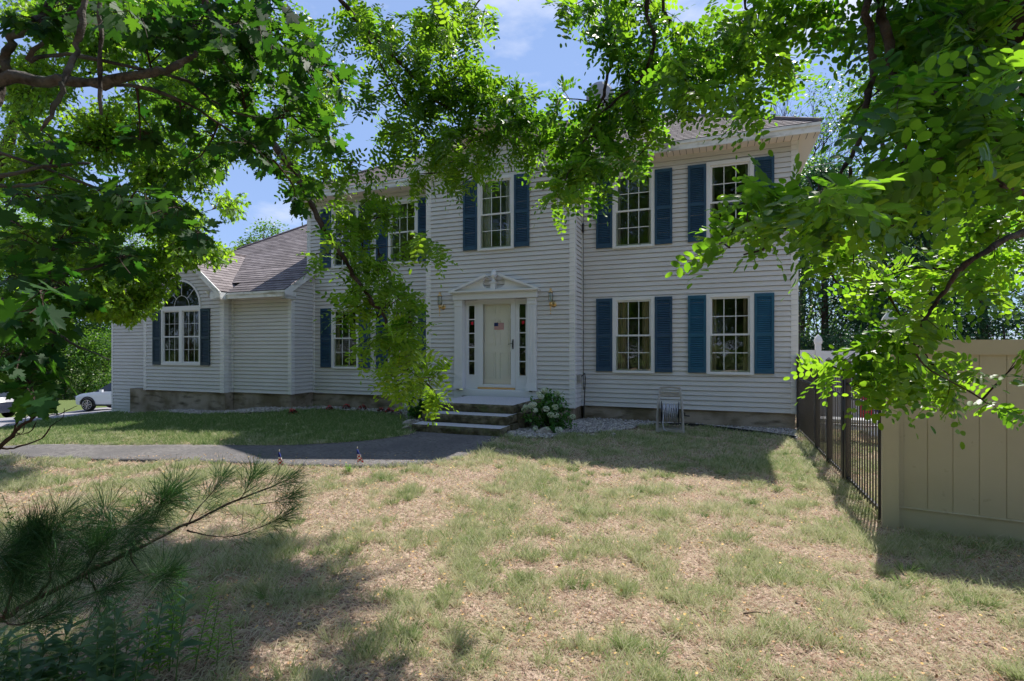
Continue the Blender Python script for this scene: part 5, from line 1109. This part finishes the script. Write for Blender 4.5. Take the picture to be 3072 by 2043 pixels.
# ---------------------------------------------------------------- hydrangeas and begonias
def hydrangea(x, y, w, d, h, nb, seed, label):
    r = np.random.default_rng(seed); root = empty('hydrangea_bush', (x, y, g1(x, y)), label, 'bush', 'white hydrangeas either side of the steps'); q = MB(); lv = Leaves(); fl_ = Leaves()
    for k in range(85):
        th = r.uniform(0, 6.283); el = r.uniform(.1, 1.45); e = Vector((w*math.cos(th)*math.cos(el), d*math.sin(th)*math.cos(el), h*math.sin(el))); P = curve_pts((0, 0, 0), e, r, .15, 5); q.tube(P, list(np.linspace(.005, .002, 6)), 4)
        T = np.array([tuple(p) for p in P]); n = 16; f = r.uniform(1.5, 4.99, n); i = f.astype(int); ww = (f-i)[:, None]; PP = T[i]*(1-ww)+T[i+1]*ww+r.normal(0, .03, (n, 3))
        lv.add(PP, r.normal(0, 1, (n, 3))+np.array([0, 0, -.1]), np.array([0, 0, 1.])+r.normal(0, .5, (n, 3)), r.uniform(.06, .11, n), r.uniform(.035, .06, n), .4+r.normal(0, .25, n))
    for k in range(nb):
        th = r.uniform(3.4, 6.1) if k % 3 else r.uniform(0, 6.28); el = math.asin(min(.98, r.uniform(.2, 1)**.7)); c = np.array((w*1.05*math.cos(th)*math.cos(el), d*1.05*math.sin(th)*math.cos(el), h*1.03*math.sin(el)))
        if seed == 41 and k > nb-4: c = np.array((-.1+.22*(k-nb+3), -d*1.0, .12))
        n = 110; D = norm(r.normal(0, 1, (n, 3))); R0 = r.uniform(.045, .068); Pp = c+D*R0*np.array([1, 1, .8]); t_ = r.uniform(.2, .9)
        fl_.add(Pp, np.cross(D, norm(r.normal(0, 1, (n, 3)))), D, np.full(n, .022), np.full(n, .02), t_+r.normal(0, .2, n))
    q.build('stems', M['twig'], root); lv.build('leaves', 'lance', M['hyd_leaf'], root, True); fl_.build('blooms', 'lite', M['hyd_fl'], root, True)
hydrangea(*[c+o for c, o in zip(gpt(1632, 1303, -1.56), (0, .25))], .52, .45, .78, 22, 41, 'white hydrangea bush right of the granite steps')
hydrangea(*[c+o for c, o in zip(gpt(1250, 1262, -1.53), (0, .2))], .42, .36, .62, 26, 42, 'white hydrangea bush left of the granite steps, behind the drooping bough')
bg_ = [(874,1240,'lone red begonia at the wing corner of the stone bed'),(985,1230,'red begonia on the straight part of the bed edge'),(1036,1224,'red begonia raised slightly on the pebbles'),(1083,1229,'large red begonia in the middle of the row'),(1140,1238,'dark leaved begonia without many flowers'),(1164,1242,'red begonia beside the dark leaved one'),(1185,1248,'last and darkest begonia at the curve by the rock')]
for k, (u, v, lb) in enumerate(bg_):
    x, y = gpt(u, v+3, -1.54); r = np.random.default_rng(50+k); root = empty('begonia', (x, y+.05, g1(x, y+.05)+.02), lb, 'flower', 'begonias along the bed edge'); a = Leaves(); b = Leaves(); n = 90; big = 1.25 if k in (3, 6) else 1
    P = norm(r.normal(0, 1, (n, 3)))*np.array([.10, .08, .09])*big; P[:, 2] = np.abs(P[:, 2])+.01
    a.add(P, P+r.normal(0, .05, (n, 3)), np.array([0, 0, 1.])+r.normal(0, .4, (n, 3)), np.full(n, .045), np.full(n, .035), r.random(n)); n = 40 if k not in (4, 6) else 14
    P = norm(r.normal(0, 1, (n, 3)))*np.array([.09, .07, .10])*big; P[:, 2] = np.abs(P[:, 2])+.05
    b.add(P, r.normal(0, 1, (n, 3)), r.normal(0, 1, (n, 3)), np.full(n, .03), np.full(n, .028), r.random(n)); a.build('leaves', 'lance', M['bego'], root, True); b.build('petals', 'lite', M['red'], root, True)

# ---------------------------------------------------------------- woods
def wood_tree(label, x, y, h, w, seed, m='woods', n=9000, leaf=.13, cat='tree', group='trees beyond the house', name='broadleaf_tree', clump=70, low=.25, tpl='lite', conic=False, tint=.45):
    r = np.random.default_rng(seed); z0 = g1(x, y); root = empty(name, (x, y, z0), label, cat, group); q = MB()
    top = Vector((r.normal(0, .3), r.normal(0, .3), h*.93)); P = curve_pts((0, 0, -.2), top, r, 0, 8); q.tube(P, list(np.linspace(.022*h, .02, 9)), 7); cs = []
    for k in range(clump):
        f = r.random()**.8; zz = h*(low+(1-low)*f); prof = (1-f)*1.0+.04 if conic else math.sin(math.pi*min(1, .12+.86*f))**.6
        th = r.uniform(0, 6.283); rad_ = w*prof*r.uniform(.35, 1)**.5; c = np.array((rad_*math.cos(th), rad_*math.sin(th), zz)); cs.append(c)
        i = int(min(7, max(1, f*6))); a = P[i]; 
        if k % 2 == 0: q.tube(curve_pts(a, Vector(c), r, -.05, 4), [.006*h*.6, .004*h*.6, .003*h*.5, .015, .008], 4)
    cs = np.array(cs); i = r.integers(0, len(cs), n); s = w*(.16 if not conic else .13)
    D = r.normal(0, 1, (n, 3))*np.array([1, 1, .55])*s; Pp = cs[i]+D
    lv = Leaves(); lv.add(Pp+np.array([x, y, z0]), norm(D+r.normal(0, .5*s, (n, 3))+np.array([0, 0, -.3*s])), np.array([0, 0, 1.])+r.normal(0, .6, (n, 3)), leaf*r.uniform(.6, 1.3, n), leaf*.62*r.uniform(.6, 1.3, n), tint+r.normal(0, .25, n)+(i % 7-3)*.05)
    q.build('trunk', M['bark'], root, True); lv.build('crown', tpl, M[m], root); return root
def wt(u, d, h, w, seed, label, **k): p = unp(u, 1050, d); wood_tree(label, p.x, p.y, h, w, seed, **k)
wt(2470, 17, 7.4, 2.3, 101, 'dark spruce behind the black fence nearest the house corner', m='spruce', name='spruce_tree', conic=True, low=.02, n=14000, leaf=.11)
wt(2760, 16, 6.6, 2.4, 102, 'dark spruce behind the tan fence post', m='spruce', name='spruce_tree', conic=True, low=.02, n=14000, leaf=.11)
wt(2600, 22, 13.0, 4.6, 103, 'tall leafy tree rising behind the two spruces', n=16000, leaf=.16, low=.1)
wt(2960, 19, 9.5, 3.8, 104, 'broad leafy tree at the right edge behind the tan fence', n=14000, leaf=.14, low=.05)
wt(3230, 20, 12, 4.5, 105, 'leafy tree cut by the right frame edge', n=12000, leaf=.16, low=.05)
wt(2390, 27, 11.0, 3.4, 106, 'grey green tree directly behind the right house corner', n=12000, leaf=.15, low=.1)
wt(2830, 30, 14.5, 5, 107, 'far tall tree between the spruce and the right edge tree', n=12000, leaf=.2, low=.05)
wt(2700, 15, 2.6, 1.7, 108, 'low dark shrub behind the spruces', m='spruce', name='shrub', n=7000, leaf=.09, low=.02, clump=40)
wt(2500, 14.5, 2.2, 1.2, 109, 'low shrub behind the white fence finial', m='spruce', name='shrub', n=6000, leaf=.08, low=.02, clump=40)
wt(3000, 15, 2.6, 1.9, 110, 'shrub behind the tan fence boards', m='spruce', name='shrub', n=6000, leaf=.09, low=.02, clump=40)
wt(805, 30, 10.0, 1.6, 111, 'small treetop showing above the wing roof', n=4000, leaf=.16, low=.5)
for k, (u, d, h, w, n_, t_) in enumerate([(-60,44,17,6,13000,.5),(60,50,16,5,11000,.35),(150,42,14,5,12000,.5),(250,46,15,4.5,11000,.35),(330,52,17,5,9000,.45),(430,48,13,5,7000,.5),(-250,38,16,6,8000,.5),(560,58,15,6,6000,.5),(200,40,5,3.5,9000,.3),(60,39,4.6,3.4,8000,.3),(310,41,5,3.0,8000,.35),(-80,37,5,3.5,6000,.3)]):
    low_ = .02 if h < 6 else .12
    lab = ['tallest tree of the wood at the left frame edge','dark tree second from the left in the far wood','sunlit tree straight above the parked car roof','slim dark tree right of the sunlit one in the far wood','tall tree of the wood touching the house corner','tree of the far wood mostly behind the wing','tree at the left outside edge of the wood','farthest tree behind the wing roof','dense undergrowth bush behind the white car','undergrowth bush left of the white car','undergrowth bush against the house corner','undergrowth bush behind the dark car'][k]
    wt(u, d, h, w, 200+k, lab, n=n_, leaf=.26 if h > 6 else .17, low=low_, group='far wood beyond the driveway', name='broadleaf_tree' if h > 6 else 'shrub', cat='tree' if h > 6 else 'bush', clump=60, tint=t_)
# leafless treetops above the roof
def bare(u, d, h, seed, label):
    r = np.random.default_rng(seed); p = unp(u, 1050, d); z0 = g1(p.x, p.y); q = MB()
    def grow(a, D, L, rad_, dep):
        b = a+D*L; q.tube([a, (a+b)/2+Vector(r.normal(0, .03*L, 3)), b], [rad_, rad_*.85, rad_*.7], 5, cap=False)
        if dep == 0: return
        for k in range(3 if dep > 1 else 4):
            D2 = (D+Vector(r.normal(0, .33, 3))+Vector((0, 0, .16))).normalized(); grow(a+D*L*r.uniform(.55, 1), D2, L*r.uniform(.5, .75), rad_*.55, dep-1)
    grow(Vector((0, 0, 0)), Vector((0, 0, 1)), h*.5, .12, 0); 
    for k in range(4): grow(Vector((0, 0, h*.48)), Vector((r.normal(0, .25), r.normal(0, .25), 1)).normalized(), h*.24, .07, 4)
    root = empty('bare_tree', (p.x, p.y, z0), label, 'tree', 'leafless trees behind the roof'); q.build('trunk', M['twig'], root)
bare(2250, 34, 16.5, 1, 'leafless treetop above the roof, left one'); bare(2330, 35, 19, 2, 'leafless treetop above the roof, middle and tallest'); bare(2400, 34, 18.4, 3, 'leafless treetop beside the right roof corner')
# the wood behind the photographer, seen in the window glass
for k, (x, y, h, w) in enumerate([(-9,-12,11,4.5),(-1,-15,13,5),(7,-11,10,4.5),(13,-16,13,5),(-17,-10,12,5),(-24,-18,14,6),(3,-19,15,6),(-5,-20,15,6),(-13,-19,15,6),(20,-12,14,6),(-34,-2,12,5),(-41,-10,14,6),(-30,-9,12,5)]):
    wood_tree(['tree behind the camera reflected in the glass, far left one','tree behind the camera straight behind the lens','tree behind the camera on the right','tree behind the camera far right','tree behind the camera beyond the driveway','tree behind the camera by the road','back row tree right of the lens','back row tree left of the lens','back row tree before the driveway','tree behind the tan fence side','tree across the driveway, nearest the road','tree across the driveway, tallest','tree across the driveway, nearest the camera'][k], x, y, h+2.5, w, 300+k, n=11000, leaf=.38, group='trees behind the photographer', low=.15, clump=50)

for k, x in enumerate((-44, -34, -25, -16, -8, 0, 8, 16)):
    wood_tree('undergrowth bush behind the camera, number of bushes to its left: ' + 'none one two three four five six seven'.split()[k], x, -17-(k % 2)*2, 5.5, 5.5, 400+k, n=3500, leaf=.4, group='undergrowth behind the photographer', low=.0, clump=50, name='shrub', cat='bush')

# ---------------------------------------------------------------- grass
def in_poly(x, y, P):
    P = np.array(P); n = len(P); c = np.zeros(x.shape, bool); j = n-1
    for i in range(n):
        xi, yi, xj, yj = P[i][0], P[i][1], P[j][0], P[j][1]
        m_ = ((yi > y) != (yj > y)); c ^= m_ & (x < (xj-xi)*(y-yi)/(yj-yi+1e-12)+xi); j = i
    return c
pathP = [p[:2] for p in path_hi]+[p[:2] for p in path_lo][::-1]; drvP = [p[:2] for p in drv_r]+[p[:2] for p in drv_l][::-1]
bLP = [p[:2] for p in bl_f]+[p[:2] for p in bl_b][::-1]; bRP = [p[:2] for p in br_f]+[p[:2] for p in br_b][::-1]
def grass(name, n, dr, seed, label, hs=1.0, side=1.06, base=None):
    r = np.random.default_rng(seed)
    d = (dr[0]**1.25+(dr[1]**1.25-dr[0]**1.25)*r.random(n))**.8; s = r.uniform(-side, side, n)*d
    x = -d*sa+s*ca; y = d*ca+s*sa
    g = .015+vnoise(x, y, .7, 0)*.12+vnoise(x, y, 1.9, 1)*.28+vnoise(x, y, 4.0, 2)*.36+vnoise(x, y, 8, 5)*.24          # lushness of the patch
    lush = np.clip((g-.45)*5, 0, 1)
    shade = np.clip(1-np.abs((y-9.2)/2.6), 0, 1)*(x < 1.2)+((x > 1.4) & (y < 6))*.5; lefty = (x < -5.2) & (y > 5.6); lush = np.clip(lush+.55*shade+.7*lefty, 0, 1)
    fine = vnoise(x, y, 14, 3); keep = (r.random(n) < .42+.75*lush*(.35+.9*fine))
    fence_edge = np.exp(-((x-(FX-.25))/.22)**2)
    for P in (pathP, drvP, bLP, bRP): keep &= ~in_poly(x+r.normal(0, .035, n)+.12*(vnoise(x, y, 5, 3)-.5), y+r.normal(0, .035, n)+.12*(vnoise(x, y, 5, 4)-.5), P)
    keep &= ~((x > XL-.1) & (x < XR+.05) & (y > YM-.02)) & ~((x > XW0-.05) & (x < XW1+.1) & (y > YG-.05)) & ~((x > XB0) & (x < XB1+.2) & (y > YB-.1)) & ~((x > -5.5) & (x < -3.45) & (y > 8.5)) & (x > -17.9)
    x, y, lush, fine = x[keep], y[keep], lush[keep], fine[keep]; n = len(x); z = gz(x, y)+(vnoise(x, y, 1.1, 1)-.5)*.03+(vnoise(x, y, 3.5, 2)-.5)*.015
    dist = np.hypot(x, y); green = r.random(n) < (.24+.62*lush+.10*(x < -1.5))
    t = np.where(green, np.clip(r.normal(.64, .17, n)+.22*((x < -5.2) & (y > 5.6))+.12*((y > 7.2) & (x < 1)), .35, 1), np.clip(r.normal(.2, .16, n), 0, .5))
    h = np.where(green, r.uniform(.025, .10, n)*(.50+.7*lush)*(.5+.9*fine), r.uniform(.015, .055, n))*hs; lean = np.where(green, r.uniform(.15, .9, n), r.uniform(.6, 2.6, n))
    a = r.uniform(0, 6.283, n)
    nt_ = 1600; per = 75; d2 = (2.4**1.3+(11**1.3-2.4**1.3)*r.random(nt_*4))**(1/1.3); s2 = r.uniform(-1, 1, nt_*4)*d2; tx = -d2*sa+s2*ca; ty = d2*ca+s2*sa
    gg = vnoise(tx, ty, 1.9, 1)*.45+vnoise(tx, ty, 4.0, 2)*.55; ok_ = (gg+r.normal(0, .09, nt_*4) > .53) & (ty < 11) & (tx < 5) & ~((tx > -5.6) & (tx < -3.4) & (ty > 8.3))
    for P in (pathP, drvP, bLP, bRP): ok_ &= ~in_poly(tx, ty, P)
    tx, ty = tx[ok_][:nt_], ty[ok_][:nt_]; nt_ = len(tx); rt = r.uniform(.02, .07, nt_); aa = r.uniform(0, 6.283, (nt_, per)); qq = np.sqrt(r.random((nt_, per))); hx = (tx[:, None]+np.cos(aa)*qq*rt[:, None]).ravel(); hy = (ty[:, None]+np.sin(aa)*qq*rt[:, None]).ravel()
    th_ = np.repeat(r.uniform(.045, .11, nt_), per)*r.uniform(.5, 1.1, nt_*per); tt = np.repeat(np.clip(r.normal(.66, .14, nt_), .38, .95), per)+r.normal(0, .07, nt_*per)
    x = np.concatenate([x, hx]); y = np.concatenate([y, hy]); z = np.concatenate([z, gz(hx, hy)+(vnoise(hx, hy, 1.1, 1)-.5)*.03+(vnoise(hx, hy, 3.5, 2)-.5)*.015]); h = np.concatenate([h, th_]); lean = np.concatenate([lean, (qq*r.uniform(.3, 1.5, qq.shape)).ravel()]); a = np.concatenate([a, (aa+r.normal(0, .4, aa.shape)).ravel()]); t = np.concatenate([t, tt]); green = np.concatenate([green, np.ones(nt_*per, bool)]); n = len(x); dist = np.hypot(x, y)
    L = h*np.sqrt(1+lean**2); D = np.stack([np.cos(a)*lean, np.sin(a)*lean, np.ones(n)], -1); D = norm(D)
    w = np.maximum(.0026, .00105*dist/2.2)*np.where(green, .72, 1.15)*r.uniform(.7, 1.3, n); S = norm(np.cross(D, np.stack([np.cos(a+1.3), np.sin(a+1.3), np.zeros(n)], -1)))
    P = np.stack([x, y, z-.004], -1); up_ = np.array([0, 0, 1.])
    M1 = P+D*(L*.5)[:, None]+up_*(L*.10)[:, None]; T_ = P+D*L[:, None]-up_*(L*.12*lean)[:, None]
    V = np.stack([P-S*w[:, None], P+S*w[:, None], M1+S*(w*.8)[:, None], T_, M1-S*(w*.8)[:, None]], 1)
    i = np.arange(n)[:, None]*5
    me = bpy.data.meshes.new(name); me.vertices.add(n*5); me.vertices.foreach_set('co', V.astype(np.float32).ravel())
    F5 = (i+np.array([[0, 1, 2, 3, 4]])).astype(np.int32); me.loops.add(n*5); me.loops.foreach_set('vertex_index', F5.ravel()); me.polygons.add(n); me.polygons.foreach_set('loop_start', np.arange(0, n*5, 5, dtype=np.int32))
    me.materials.append(M['grass']); me.update(calc_edges=True); at = me.attributes.new('tint', 'FLOAT', 'FACE'); at.data.foreach_set('value', t.astype(np.float32))
    o = bpy.data.objects.new(name, me); COL.objects.link(o); return tag(o, label, 'grass', kind='stuff')
grass('grass', 1050000, (2.2, 18.5), 61, 'patchy lawn grass, dry straw and green tufts')
# fallen leaves
r = np.random.default_rng(71); n = 7000; d = (2.4**2+(8**2-2.4**2)*r.random(n))**.5; s = r.uniform(-1, 1, n)*d; x = -d*sa+s*ca; y = d*ca+s*sa; lv = Leaves()
M['dead'] = leafmat('fallen_leaf', (.30,.17,.12), (.80,.55,.20), ((.3,.15,.05),(.6,.35,.1)), .2, .7, .2)
lv.add(np.stack([x, y, gz(x, y)+.015+r.random(n)*.02], -1), np.stack([r.normal(0,1,n), r.normal(0,1,n), r.normal(0,.25,n)], -1), np.array([0,0,1.])+r.normal(0,.35,(n,3)), np.where(np.arange(n) < 300, r.uniform(.015, .04, n), r.uniform(.008, .022, n)), r.uniform(.01,.025,n), r.random(n)**2)
tag(lv.build('fallen_leaves', 'oval', M['dead'], None), 'tiny yellow and brown leaves scattered on the lawn', 'fallen leaves', kind='stuff')
for k, (u, v, L_, a) in enumerate([(2462,1560,.14,.3),(2400,1612,.12,.9),(2490,1625,.2,.1),(2270,1865,.16,.0),(3030,1870,.22,-.5)]):
    x, y = gpt(u, v, -1.65); q = MB(); q.tube([(-L_/2,0,0),(0,.008,.006),(L_/2,0,0)], [.005,.004,.002], 5); o = q.build('fallen_twig', M['twig']); o.location = (x, y, g1(x, y)+.02); o.rotation_euler = (0, 0, YAW+a)
    tag(o, ['short twig on the bare soil nearest the fence pickets','twig lying below the green tuft by the fence','long thin twig across the bare pink soil','twig in the middle of the right foreground','longest twig at the right edge in the tan fence sun'][k], 'twig', 'twigs on the lawn')
